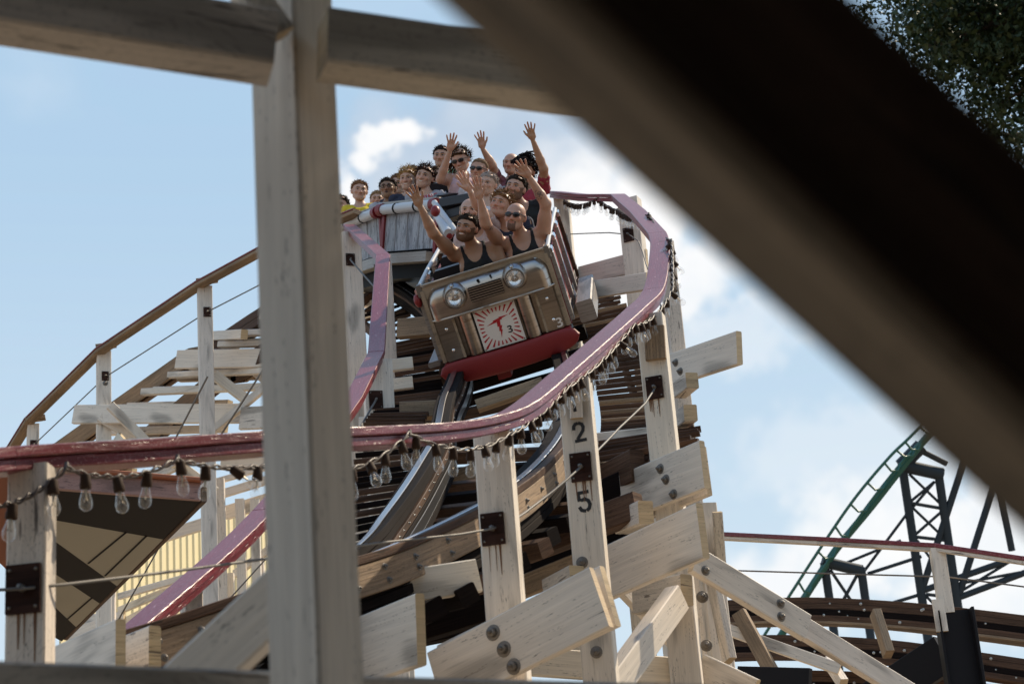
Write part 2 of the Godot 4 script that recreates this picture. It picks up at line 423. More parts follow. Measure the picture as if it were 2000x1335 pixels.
func frames_of(p: Array, side_hint: Callable) -> Array:
	var o := []
	for k in p.size():
		var t: Vector3 = (p[mini(k + 1, p.size() - 1)] - p[maxi(k - 1, 0)]).normalized()
		var s: Vector3 = side_hint.call(k, t)
		s = (s - t * s.dot(t)).normalized()
		var u := s.cross(t)
		if u.y < 0: u = -u
		o.append([p[k], s, u.normalized()])
	return o
func rect(x0: float, x1: float, y0: float, y1: float) -> Array:
	var c := 0.004
	return [Vector2(x0 + c, y0), Vector2(x1 - c, y0), Vector2(x1, y0 + c), Vector2(x1, y1 - c), Vector2(x1 - c, y1), Vector2(x0 + c, y1), Vector2(x0, y1 - c), Vector2(x0, y0 + c)]
func shifted(fr: Array, base: Vector3) -> Array:
	var o := []
	for f in fr: o.append([f[0] - base, f[1], f[2]])
	return o
func handrail(called: String, line: Array, joints: Array, w: float, t: float, label: String, flip: float, straight := 99) -> Node3D:
	var raw := pts(line)
	var th := thing(called, raw[0], label, "handrail")
	var fine := catmull(raw, 6)
	for k in fine.size() - 1:
		if k / 6 >= straight: fine[k] = (raw[k / 6] as Vector3).lerp(raw[k / 6 + 1], (k % 6) / 6.0)
	var fr := frames_of(fine, func(_k, tt): return tt.cross(Vector3.UP) * flip)
	fr = shifted(fr, raw[0])
	# each rail is a run of boards that meet over the posts
	var cuts := [0]
	for j in joints: cuts.append(j * 6)
	cuts.append(fr.size() - 1)
	for k in cuts.size() - 1:
		var seg := fr.slice(cuts[k], cuts[k + 1] + 1)
		if seg.size() < 2: continue
		# pull the ends in a little so that the joint shows
		seg[0] = [seg[0][0].lerp(seg[1][0], 0.02), seg[0][1], seg[0][2]]
		var mb := MB.new()
		mb.tint = tone(0.10)
		mb.sweep(rect(-w / 2, w / 2, -t / 2, t / 2), seg, true, rng.randf() * 5.0)
		part(th, "rail_board", mb.mesh(), mats.red)
		# a second plank under the first stiffens it
		var lo := MB.new()
		lo.tint = tone(0.10)
		lo.sweep(rect(-w / 2 + 0.012, w / 2 - 0.012, -t / 2 - 0.040, -t / 2 - 0.002), seg, true, rng.randf() * 5.0)
		part(th, "rail_underboard", lo.mesh(), mats.red)
	return th
# upright from pixel top down to the ground (or for a length), turned by yaw
func post(parent: Node3D, top: Vector3, w: float, t: float, yaw: float, m: Material, length := -1.0, col := Color(0, 0, 0, 0)) -> MeshInstance3D:
	var l := top.y if length < 0 else length
	var up := Vector3(sin(yaw), 0, cos(yaw))
	return timber(parent, "post", top, top - Vector3(0, l, 0), w, t, up, m, col)
var plate_nut := lathed([Vector2(0, 0.03), Vector2(0.011, 0.028), Vector2(0.013, 0.0)])
var plate_screw := lathed([Vector2(0, 0.008), Vector2(0.005, 0.006), Vector2(0.006, 0.0)])
func lathed(prof: Array) -> ArrayMesh:
	var mb := MB.new(); mb.lathe(prof, 8)
	return mb.mesh()
func steel_plate(parent: Node3D, at: Vector3, facing: Vector3, s := 0.15) -> MeshInstance3D:
	var z := Vector3(facing.x, 0, facing.z).normalized()
	var x := Vector3.UP.cross(z).normalized()
	var mb := MB.new()
	mb.box(Vector3.ZERO, Vector3(s * 0.72, s, 0.010), Transform3D(), 0.002)
	var pl := part(parent, "steel_plate", mb.mesh(), mats.rustplate, Transform3D(Basis(x, Vector3.UP, z), at - base_of(parent)))
	var rot := Basis(Vector3.RIGHT, PI / 2)
	part(pl, "bolt", plate_nut, mats.bolt, Transform3D(rot, Vector3(0, 0, 0.004)))
	for q in [[-1, 1], [1, 1], [-1, -1], [1, -1]]:
		part(pl, "screw", plate_screw, mats.bolt, Transform3D(rot, Vector3(q[0] * s * 0.27, q[1] * s * 0.38, 0.004)))
	return pl
func stencil(parent: Node3D, text: String, at: Vector3, facing: Vector3, h: float, m: Material, called := "stencilled_number", roll := 0.0, up := Vector3.UP) -> MeshInstance3D:
	var f := SystemFont.new()
	f.font_names = PackedStringArray(["Droid Sans"])
	f.font_weight = 700
	var t := TextMesh.new()
	t.font = f; t.text = text; t.font_size = 64; t.pixel_size = h / 46.0; t.depth = 0.002
	var z := facing.normalized()
	var x := up.cross(z).normalized()
	return part(parent, called, t, m, Transform3D(Basis(x, z.cross(x), z) * Basis(Vector3.BACK, roll), at - base_of(parent)))
const STROKES := {"1": [[[0.5, 0.0], [0.5, 1.0]]], "2": [[[0.02, 0.70], [0.06, 0.86], [0.22, 0.98], [0.40, 1.0]], [[0.56, 1.0], [0.80, 0.92], [0.90, 0.74], [0.82, 0.54], [0.50, 0.30], [0.26, 0.12]], [[0.04, 0.0], [0.96, 0.0]]],
	"5": [[[0.90, 1.0], [0.06, 1.0], [0.06, 0.60]], [[0.28, 0.60], [0.55, 0.64], [0.82, 0.52], [0.92, 0.30], [0.80, 0.10], [0.62, 0.02]], [[0.02, 0.22], [0.14, 0.06], [0.42, 0.0]]]}
func painted_digit(parent: Node3D, ch: String, at: Vector3, facing: Vector3, h: float) -> void:
	var z := facing.normalized(); var x := Vector3.UP.cross(z).normalized(); var y := z.cross(x)
	var mb := MB.new()
	var w := h * 0.095
	for st in STROKES[ch]:
		for k in st.size() - 1:
			var a := Vector2(st[k][0] * 0.62 - 0.31, st[k][1] - 0.5) * h; var b := Vector2(st[k + 1][0] * 0.62 - 0.31, st[k + 1][1] - 0.5) * h
			var t := (b - a).normalized(); var n := Vector2(-t.y, t.x) * w
			a -= t * w * 0.55; b += t * w * 0.55
			mb.quad(Vector3(a.x + n.x, a.y + n.y, 0.0002 * k), Vector3(b.x + n.x, b.y + n.y, 0.0002 * k), Vector3(b.x - n.x, b.y - n.y, 0.0002 * k), Vector3(a.x - n.x, a.y - n.y, 0.0002 * k), Vector3.BACK)
	part(parent, "stencilled_number", mb.mesh(), mats.ink, Transform3D(Basis(x, y, z) * Basis(Vector3.BACK, 0.08), at + z * 0.0012 - base_of(parent)))
func rust_streaks(parent: Node3D, pl: MeshInstance3D, s: float) -> void:
	for k in 4:
		var l := rng.randf_range(0.06, 0.16); var x := rng.randf_range(-0.3, 0.3) * s
		var mb := MB.new()
		var w := rng.randf_range(0.002, 0.005)
		mb.quad(Vector3(x - w, -s / 2, -0.0035), Vector3(x + w, -s / 2, -0.0035), Vector3(x + w * 0.3, -s / 2 - l, -0.0035), Vector3(x - w * 0.3, -s / 2 - l, -0.0035), Vector3.BACK)
		part(pl, "rust_streak", mb.mesh(), mats.rust_stain)
func to_eye(p: Vector3, yaw := 0.0) -> Vector3:
	var d := cam_t.origin - p
	return Vector3(d.x, 0, d.z).normalized().rotated(Vector3.UP, yaw)
# a bent: post with its plate, standing under the rail. face = unit normal of the face with the plate
func bent(top: Array, w: float, t: float, yaw: float, m: Material, label: String, group := "handrail posts of the drop") -> Node3D:
	var tp := PA(top)
	var th := thing("support_bent", Vector3(tp.x, 0, tp.z), label, "timber support", group)
	var f := to_eye(tp, yaw)
	timber(th, "post", tp - f * t / 2, Vector3(tp.x, 0, tp.z) - f * t / 2, w, t, f, m)
	th.set_meta("face", f)
	return th
func face_of(th: Node3D) -> Vector3: return th.get_meta("face")
# where the line of sight through a pixel meets the bent's front face
func on_face(th: Node3D, top: Array, x: float, y: float) -> Vector3:
	var f := face_of(th)
	var o := cam_t.origin
	var d := (P(x, y, 1.0) - o).normalized()
	var k := (PA(top) - o).dot(f) / d.dot(f)
	return o + d * k
func on_level(x: float, y: float, h: float) -> Vector3:
	var o := cam_t.origin
	var d := (P(x, y, 1.0) - o).normalized()
	return o + d * ((h - o.y) / d.y)

func build_ground() -> void:
	var pm := PlaneMesh.new()
	pm.size = Vector2(600, 600)
	var o := MeshInstance3D.new()
	o.name = "ground"; o.mesh = pm; o.material_override = mats.ground
	add_child(o)
	tag(o, "dusty grey pavement under the coaster", "ground", "", "structure")

func build_track() -> void:
	var n := 7
	track_l = catmull(pts(LEFT_RAIL), n); track_r = catmull(pts(RIGHT_RAIL), n)
	# keep the rails one gauge apart
	for k in track_l.size():
		var mid: Vector3 = (track_l[k] + track_r[k]) / 2
		var s: Vector3 = (track_r[k] - track_l[k]).normalized()
		track_l[k] = track_l[k].lerp(mid - s * 0.52, 0.35); track_r[k] = track_r[k].lerp(mid + s * 0.52, 0.35)
	var base: Vector3 = track_l[0]
	var th := thing("coaster_track", base, "dark greasy laminated timber track with steel straps dropping from under the train", "track")
	var side := func(k, _t): return track_r[k] - track_l[k]
	var fl := shifted(frames_of(track_l, side), base); var fr := shifted(frames_of(track_r, side), base)
	for k in fl.size(): track_up.append(fl[k][2])
	# the left stack: narrow top under the strap, wider timbers beneath
	var rows := [["dark", -0.105, 0.10, -0.045, 0.0], ["dark", -0.10, 0.085, -0.088, -0.047], ["brown", -0.10, 0.105, -0.132, -0.090], ["dark", -0.10, 0.112, -0.176, -0.134], ["dark", -0.10, 0.118, -0.222, -0.178], ["dark", -0.10, 0.122, -0.268, -0.224]]
	for r in rows:
		for f in [fl, fr]:
			var mb := MB.new()
			mb.tint = tone(0.2)
			var m: Material = mats[r[0]]
			var x0: float = r[1] * 0.62; var x1: float = r[2] * 0.70
			mb.sweep(rect(x0, x1, r[3], r[4]), f, true, rng.randf() * 4.0)
			part(th, "laminate", mb.mesh(), m)
	for f in [fl, fr]:
		var mb := MB.new()
		mb.sweep(rect(-0.032 if f == fl else 0.015, 0.016 if f == fl else 0.06, 0.002, 0.014), f)
		part(th, "steel_strap", mb.mesh(), mats.steel)
	var gs := MB.new()
	gs.sweep(rect(0.0845, 0.090, -0.215, -0.150), fl)
	part(th, "guide_strap", gs.mesh(), mats.greased_steel)
	# bare timber ribbon along the outer side of the outer stack, with its bolts
	var rb := MB.new()
	rb.sweep(rect(0.087, 0.125, -0.165, -0.030), fr.slice(0, 70), true, 1.3)
	part(th, "side_ribbon", rb.mesh(), mats.bare)
	var rb2 := MB.new()
	rb2.sweep(rect(0.072, 0.130, -0.028, 0.012), fr.slice(0, 70), true, 2.3)
	part(th, "top_ribbon", rb2.mesh(), mats.brown)
	for k in range(6, 62, 3):
		for q in [-0.075, -0.13]:
			bolt(th, base + fr[k][0] + fr[k][1] * 0.126 + fr[k][2] * (q + rng.randf_range(-0.01, 0.01)), fr[k][1], 0.55)
	for k in range(3, 76, 2):
		bolt(th, base + fl[k][0] + fl[k][1] * 0.0745 + fl[k][2] * -0.11, fl[k][1], 0.25, mats.bolt_zinc)
	# cross ties
	for k in range(4, fl.size() - 2, 3):
		var s: Vector3 = fl[k][1]; var u: Vector3 = (fl[k][2] + fr[k][2]).normalized()
		var a: Vector3 = base + fl[k][0] - s * 0.32 - u * 0.32; var b: Vector3 = base + fr[k][0] + fr[k][1] * (0.16 + rng.randf() * 0.08) - u * 0.32
		timber(th, "tie", a, b, 0.10, 0.09, u, mats.brown if rng.randf() < 0.5 else mats.dark)
	# walkway slats, outer and inner
	var ow := thing("outer_walkway", base, "weathered brown slatted walkway between the track and the posts with bulbs", "walkway")
	var iw := thing("inner_walkway", base, "narrow slatted walkway on the inside of the dropping track", "walkway")
	var fine_l := []; var fine_r := []
	for k in range(24, 92):
		for q in 3:
			fine_l.append([track_l[k].lerp(track_l[k + 1], q / 3.0), fl[k][1], fl[k][2]])
			if k >= 50: fine_r.append([track_r[k].lerp(track_r[k + 1], q / 3.0), fr[k][1], fr[k][2]])
	var last: Vector3 = fine_r[0][0]
	for f in fine_r:
		if f[0].distance_to(last) < 0.17: continue
		last = f[0]
		var flat: Vector3 = Vector3(f[1].x, f[1].y * 0.8, f[1].z).normalized()
		timber(ow, "slat", f[0] + flat * 0.24 - f[2] * 0.16, f[0] + flat * (0.86 + rng.randf_range(-0.03, 0.05)) - f[2] * 0.16, 0.135, 0.035, (f[2] + Vector3.UP * 0.9).normalized(), mats.brown if rng.randf() < 0.85 else mats.bare, tone(0.3))
	last = fine_l[0][0]
	for f in fine_l:
		if f[0].distance_to(last) < 0.19: continue
		last = f[0]
		timber(iw, "slat", f[0] - f[1] * 0.16 - f[2] * 0.14, f[0] - f[1] * 0.62 - f[2] * 0.10, 0.10, 0.035, (f[2] + Vector3.UP * 0.9).normalized(), mats.dark if rng.randf() < 0.5 else mats.brown, tone(0.3))
	for q in [[ow, fr, 0.55, -0.22], [ow, fr, 0.80, -0.22], [iw, fl, -0.58, -0.17]]:
		var ss := MB.new()
		ss.sweep(rect(q[2] - 0.02, q[2] + 0.02, q[3] - 0.14, q[3]), q[1].slice(50 if q[0] == ow else 24, 92))
		part(q[0], "stringer", ss.mesh(), mats.brown)

func build_bents() -> void:
	# tops lie just under the rail; numbers are pixel, pixel, metres
	var t0 := [52, 905, 5.98]
	var b0 := bent(t0, 0.128, 0.10, -0.36, mats.peel, "peeling white post with a rusty plate under the red rail beside the striped roof")
	rust_streaks(b0, steel_plate(b0, on_face(b0, t0, 46, 1150) + face_of(b0) * 0.006, face_of(b0), 0.155), 0.155)
	var t1 := [957, 838, 8.62]
	var b1 := bent(t1, 0.165, 0.12, -0.20, mats.white, "white post with a brown plate standing behind the doubled plank")
	rust_streaks(b1, steel_plate(b1, on_face(b1, t1, 963, 1033) + face_of(b1) * 0.006, face_of(b1), 0.148), 0.148)
	var t2 := [1118, 738, 9.72]
	var b2 := bent(t2, 0.165, 0.12, -0.16, mats.white, "white post stencilled 1 2 5 with a brown plate")
	rust_streaks(b2, steel_plate(b2, on_face(b2, t2, 1135, 912) + face_of(b2) * 0.006, face_of(b2), 0.150), 0.150)
	painted_digit(b2, "2", on_face(b2, t2, 1132, 843), face_of(b2), 0.092)
	painted_digit(b2, "5", on_face(b2, t2, 1142, 979), face_of(b2), 0.096)
	var block := timber(b2, "number_block", on_face(b2, t2, 1124, 752) + face_of(b2) * 0.012, on_face(b2, t2, 1127, 818) + face_of(b2) * 0.012, 0.066, 0.022, face_of(b2), mats.white)
	painted_digit(b2, "1", on_face(b2, t2, 1122, 788) + face_of(b2) * 0.023, face_of(b2), 0.092)
	bolt(b2, on_face(b2, t2, 1137, 1098), face_of(b2), 1.0)
	bolt(b2, on_face(b2, t2, 1165, 1273), face_of(b2), 1.0)
	var t3 := [1266, 612, 11.5]
	var b3 := bent(t3, 0.168, 0.11, -0.20, mats.white, "tall white post with a square plate holding up the curve of the string lights")
	rust_streaks(b3, steel_plate(b3, on_face(b3, t3, 1279, 757) + face_of(b3) * 0.006, face_of(b3), 0.142), 0.142)
	timber(b3, "brown_block", on_face(b3, t3, 1279, 640) + face_of(b3) * 0.02, on_face(b3, t3, 1283, 704) + face_of(b3) * 0.02, 0.125, 0.035, face_of(b3), mats.bare)
	var t4 := [1302, 470, 13.9]
	var b4 := bent(t4, 0.11, 0.13, 0.2, mats.peel, "grey weathered post behind the string lights with a plank sticking out")
	var t5 := [1224, 386, 18.2]
	var b5 := bent(t5, 0.205, 0.13, -0.35, mats.white, "white post beside the train carrying the top corner of the rail")
	steel_plate(b5, on_face(b5, t5, 1228, 458) + face_of(b5) * 0.006, face_of(b5), 0.145)
	var t6 := [1094, 382, 20.9]
	bent(t6, 0.16, 0.13, -0.2, mats.white, "white post half hidden behind the train's rear seats")

	# ledger planks across the bents
	var up18 := func(a: Array, b: Array) -> Vector3: return Vector3.UP
	var l4 := board(b1, "ledger", [850, 1330, 8.12], [1170, 1164, 7.80], 0.272, 0.04, mats.white)
	board(b1, "ledger", [866, 1316, 8.28], [1187, 1162, 7.88], 0.272, 0.04, mats.white)
	for q in [[963, 1235], [984, 1267], [1003, 1301]]: bolt_on(b1, l4, q[0], q[1], 1.15)
	board(b1, "ledger", [742, 1152, 8.50], [936, 1122, 8.72], 0.155, 0.04, mats.white)
	board(b1, "ledger", [700, 1270, 7.9], [813, 1228, 7.42], 0.285, 0.04, mats.white)
	board(b2, "ledger", [1160, 1128, 10.2], [1366, 1035, 9.5], 0.29, 0.045, mats.white)
	var l2 := board(b3, "ledger", [1120, 1010, 11.6], [1371, 906, 10.72], 0.285, 0.04, mats.white)
	board(b3, "ledger", [1200, 990, 11.5], [1376, 918, 10.95], 0.30, 0.04, mats.peel)
	for q in [[1290, 915], [1301, 936], [1316, 965]]: bolt_on(b3, l2, q[0], q[1], 1.0, mats.bolt)
	board(b3, "ledger", [1100, 880, 12.6], [1268, 862, 12.3], 0.20, 0.04, mats.white)
	var l1 := board(b4, "ledger", [1290, 728, 13.6], [1439, 678, 12.9], 0.235, 0.05, mats.white)
	for q in [[1320, 708], [1329, 725], [1337, 741]]: bolt_on(b4, l1, q[0], q[1], 0.95)
	board(b5, "ledger", [1130, 540, 18.4], [1262, 505, 18.0], 0.21, 0.04, mats.white)
	board(b5, "ledger", [1150, 566, 17.6], [1262, 548, 17.3], 0.17, 0.04, mats.white)
	for q in [[1200, 1020, 10.6, 1247, 1000, 10.3, 0.13], [1060, 1150, 9.5, 1113, 1122, 9.3, 0.10], [1235, 1170, 10.6, 1330, 1150, 10.3, 0.17], [1318, 820, 12.4, 1336, 806, 12.2, 0.11], [1315, 762, 12.8, 1340, 742, 12.6, 0.11]]:
		board(b2, "cross_block", [q[0], q[1], q[2]], [q[3], q[4], q[5]], q[6], 0.09, mats.peel)

	# the tower of posts and braces behind and below the ledgers
	var bx := thing("brace_tower", Vector3(P(1320, 1250, 10.8).x, 0, P(1320, 1250, 10.8).z), "cluster of white posts and braces bolted below the plank ends", "timber support")
	var d := 10.9
	for q in [[1318, 1100, 10.6, 0.17, 0.12, -0.1], [1335, 880, 12.6, 0.13, 0.15, 0.25], [1377, 985, 12.2, 0.13, 0.10, 0.3], [1385, 1110, 11.6, 0.12, 0.10, 0.3], [1248, 1150, 11.9, 0.14, 0.1, 0.0]]:
		var tp := P(q[0], q[1], q[2])
		var f := to_eye(tp, q[5])
		timber(bx, "post", tp, Vector3(tp.x, 0, tp.z), q[3], q[4], f, mats.white if rng.randf() < 0.6 else mats.peel)
	board(bx, "brace", [1336, 1165, 10.2], [1190, 1370, 9.3], 0.15, 0.09, mats.white)
	board(bx, "brace", [1225, 1140, 10.9], [1340, 1260, 11.1], 0.15, 0.05, mats.white)
	board(bx, "brace", [1380, 1110, 11.2], [1418, 1290, 10.9], 0.10, 0.05, mats.peel)
	board(bx, "brace", [1392, 1000, 12.0], [1400, 1110, 12.0], 0.07, 0.06, mats.peel)
	board(bx, "brace", [1365, 1300, 10.8], [1470, 1350, 10.6], 0.15, 0.05, mats.white)
	board(bx, "brace", [1040, 1290, 10.6], [1330, 1310, 10.9], 0.16, 0.05, mats.white)
	board(bx, "brace", [1000, 1200, 11.5], [1240, 1330, 11.0], 0.14, 0.05, mats.white)
	for q in [[1323, 1233, 10.5], [1324, 1302, 10.5], [1372, 1165, 10.4], [1380, 1260, 10.7], [1378, 1112, 10.45]]:
		bolt(bx, P(q[0], q[1], q[2]), to_eye(P(q[0], q[1], 10)), 1.1, mats.bolt)
	var lb := thing("raking_brace", P(1800, 1360, 11.2), "long spliced white brace slanting down past the brown curved track", "brace")
	var lb1 := board(lb, "brace_board", [1360, 1090, 10.1], [1580, 1224, 10.35], 0.155, 0.05, mats.white)
	board(lb, "brace_board", [1500, 1178, 10.45], [1860, 1400, 11.0], 0.13, 0.05, mats.white)
	for q in [[1378, 1114, 10.12], [1525, 1178, 10.27], [1526, 1204, 10.3]]: bolt_on(lb, lb1, q[0], q[1], 0.9, mats.bolt)
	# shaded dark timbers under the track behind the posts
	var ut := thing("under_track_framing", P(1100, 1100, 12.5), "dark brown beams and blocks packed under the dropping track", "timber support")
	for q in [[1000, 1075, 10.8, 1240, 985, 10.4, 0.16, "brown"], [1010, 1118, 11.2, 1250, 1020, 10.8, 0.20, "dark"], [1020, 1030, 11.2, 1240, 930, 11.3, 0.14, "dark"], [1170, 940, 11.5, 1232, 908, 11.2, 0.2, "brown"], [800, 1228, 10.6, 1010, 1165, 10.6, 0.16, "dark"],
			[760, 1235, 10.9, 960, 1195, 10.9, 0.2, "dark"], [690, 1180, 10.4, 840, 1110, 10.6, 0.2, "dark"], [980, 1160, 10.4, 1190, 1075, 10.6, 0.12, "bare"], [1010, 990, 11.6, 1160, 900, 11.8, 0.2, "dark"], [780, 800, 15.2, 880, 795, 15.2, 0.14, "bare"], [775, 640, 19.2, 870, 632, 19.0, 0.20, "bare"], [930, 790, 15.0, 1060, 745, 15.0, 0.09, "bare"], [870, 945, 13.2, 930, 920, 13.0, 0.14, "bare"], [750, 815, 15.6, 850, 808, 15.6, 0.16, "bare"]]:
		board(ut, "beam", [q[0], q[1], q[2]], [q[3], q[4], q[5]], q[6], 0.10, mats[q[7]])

	# posts that carry the inner rail
	var ti := [686, 452, 20.6]
	var bi := bent(ti, 0.21, 0.13, 0.25, mats.white, "pale post with a square plate under the far end of the inner rail", "inner rail posts")
	steel_plate(bi, on_face(bi, ti, 684, 507) + face_of(bi) * 0.006, face_of(bi), 0.14)
	var tj := [752, 508, 18.6]
	bent(tj, 0.13, 0.13, 0.2, mats.white, "pale narrow post behind the lilac inner rail where it bends", "inner rail posts")
	var tk := [738, 700, 15.7]
	var bk := bent(tk, 0.24, 0.13, 0.15, mats.white, "wide pale post with a rust-streaked plate under the lilac inner rail", "inner rail posts")
	rust_streaks(bk, steel_plate(bk, on_face(bk, tk, 734, 781) + face_of(bk) * 0.006, face_of(bk), 0.16), 0.16)
	board(bk, "ledger", [700, 830, 15.4], [800, 822, 15.3], 0.14, 0.05, mats.white)
	board(bk, "ledger", [765, 712, 16.4], [806, 707, 16.4], 0.11, 0.05, mats.white)
	board(bk, "ledger", [765, 750, 16.4], [806, 745, 16.4], 0.11, 0.05, mats.white)
	var tl := [378, 1140, 9.75]
	bent(tl, 0.10, 0.09, 0.3, mats.peel, "short blue-grey weathered post under the low red rail", "inner rail posts")
	# plank ends low beside the peeling post
	var lw := thing("low_ledger", P(250, 1330, 6.8), "pair of cream plank ends showing mossy end grain below the striped roof", "timber support")
	board(lw, "plank", [60, 1330, 7.3], [225, 1262, 6.75], 0.20, 0.04, mats.white)
	board(lw, "plank", [150, 1320, 7.4], [290, 1268, 6.95], 0.18, 0.05, mats.peel)
	board(lw, "plank", [320, 1275, 7.6], [560, 1222, 7.8], 0.17, 0.05, mats.peel)

func build_handrails() -> void:
	handrail("handrail", OUTER, [1, 3, 6, 10, 11, 13, 15], 0.142, 0.036, "dark red handrail with string lights curving up around the outside of the drop", 1.0, 13)
	handrail("handrail", INNER, [2, 4, 5], 0.142, 0.036, "glossy red handrail on the inside of the drop beside the train's left flank", 1.0, 3)
	# steel rope through the plates
	var th := thing("guard_cable", P(0, 1148, 6.0), "thin steel guard cable strung through the post plates under the red rail", "cable")
	var runs := [[[-60, 1150, 5.9], [46, 1149, 5.80], [300, 1120, 6.3], [525, 1090, 6.9], [740, 1060, 7.7], [962, 1032, 8.42], [1050, 982, 9.1], [1135, 911, 9.53], [1210, 835, 10.5], [1280, 757, 11.34], [1300, 640, 13.0], [1262, 515, 15.8], [1229, 458, 18.04], [1115, 457, 20.5]]]
	for r in runs:
		var fine := catmull(pts(r), 3)
		for k in fine.size(): fine[k] -= th.position
		var mb := MB.new(); mb.tube(fine, 0.0058, 6)
		part(th, "steel_rope", mb.mesh(), mats.rope)
	var th2 := thing("guard_cable", P(690, 510, 20.4), "thin steel guard cable beside the lilac inner rail", "cable")
	for r in [[[684, 507, 20.4], [735, 565, 18.9], [748, 640, 17.2]], [[734, 781, 15.5], [700, 840, 14.6], [640, 900, 13.2]]]:
		var fine := pts(r)
		for k in fine.size(): fine[k] -= th2.position
		var mb := MB.new(); mb.tube(fine, 0.009, 6)
		part(th2, "steel_rope", mb.mesh(), mats.rope)

func build_lights() -> void:
	var sock := MB.new()
	sock.lathe([Vector2(0.0, 0.0), Vector2(0.012, -0.001), Vector2(0.0175, -0.006), Vector2(0.019, -0.03), Vector2(0.0205, -0.034), Vector2(0.0205, -0.052), Vector2(0.017, -0.054), Vector2(0.0, -0.054)], 12)
	var gl := MB.new()
	gl.lathe([Vector2(0.012, -0.050), Vector2(0.0135, -0.060), Vector2(0.018, -0.078), Vector2(0.0225, -0.094), Vector2(0.0235, -0.106), Vector2(0.0215, -0.117), Vector2(0.015, -0.126), Vector2(0.007, -0.130), Vector2(0.0, -0.131)], 16)
	var fi := MB.new()
	fi.tube([Vector3(0, -0.052, 0), Vector3(0, -0.078, 0)], [0.005, 0.003], 6)
	fi.tube([Vector3(0, -0.076, 0), Vector3(-0.010, -0.098, 0)], 0.0012, 4)
	fi.tube([Vector3(0, -0.076, 0), Vector3(0.010, -0.098, 0)], 0.0012, 4)
	fi.tube([Vector3(-0.010, -0.098, 0), Vector3(-0.004, -0.090, 0.003), Vector3(0.004, -0.090, -0.003), Vector3(0.010, -0.098, 0)], 0.0012, 4)
	var sm := sock.mesh(); var gm := gl.mesh(); var fm := fi.mesh()
	var th := thing("string_lights", P(0, 960, 5.8), "string of clear unlit bulbs in brown sockets hung under the red handrail", "string lights")
	# hooks along the rail's outer edge, with the cord sagging between them
	var hooks := [[-60, 985, 5.75], [128, 912, 6.0], [345, 897, 6.4], [560, 898, 6.9], [800, 846, 7.62], [1000, 846, 8.5], [1108, 757, 9.4], [1238, 634, 11.0], [1314, 565, 12.0], [1312, 470, 13.6], [1268, 418, 15.6], [1206, 410, 18.1], [1168, 386, 18.9], [1102, 392, 20.4]]
	var sag := [0.05, 0.045, 0.03, 0.09, 0.07, 0.02, 0.03, 0.06, 0.03, 0.05, 0.05, 0.03, 0.06]
	var line := []
	for k in hooks.size() - 1:
		var a := PA(hooks[k]); var b := PA(hooks[k + 1])
		for s in 36:
			var t := s / 36.0
			line.append(a.lerp(b, t) - Vector3(0, sag[k] * 4.0 * t * (1 - t), 0) + Vector3(0, rng.randf_range(-0.002, 0.002), 0))
	line.append(PA(hooks[-1]))
	for w in 2:
		var p := []
		for k in line.size():
			var a := k * 0.8 + PI * w
			p.append(line[k] - th.position + Vector3(cos(a) * 0.006, sin(a) * 0.006, sin(a) * 0.004))
		var mb := MB.new(); mb.tube(p, 0.0046, 6)
		part(th, "cord", mb.mesh(), mats.wire)
	var acc := 0.0
	for k in range(1, line.size()):
		acc += (line[k] as Vector3).distance_to(line[k - 1])
		if acc > 0.14:
			acc -= 0.14 + rng.randf_range(-0.02, 0.02)
			var wild := 0.2 if (line[k] as Vector3).z > -13 else 0.3
			var bs := Basis.from_euler(Vector3(rng.randf_range(-wild, wild), rng.randf() * TAU, rng.randf_range(-wild, wild)))
			if rng.randf() < 0.12: bs = Basis.from_euler(Vector3(rng.randf_range(-0.9, 0.9), rng.randf() * TAU, rng.randf_range(-0.9, 0.9)))
			var s := part(th, "socket", sm, mats.socket, Transform3D(bs.scaled(Vector3.ONE * 0.93), line[k] - th.position))
			var g := part(s, "bulb", gm, mats.glass)
			part(s, "filament", fm, mats.filament)
	for k in hooks.size():
		var h := MB.new(); h.tube([PA(hooks[k]) - th.position + Vector3(0, -0.01, 0), PA(hooks[k]) - th.position + Vector3(0.0, 0.018, -0.012)], 0.008, 6)
		part(th, "hook", h.mesh(), mats.wire)

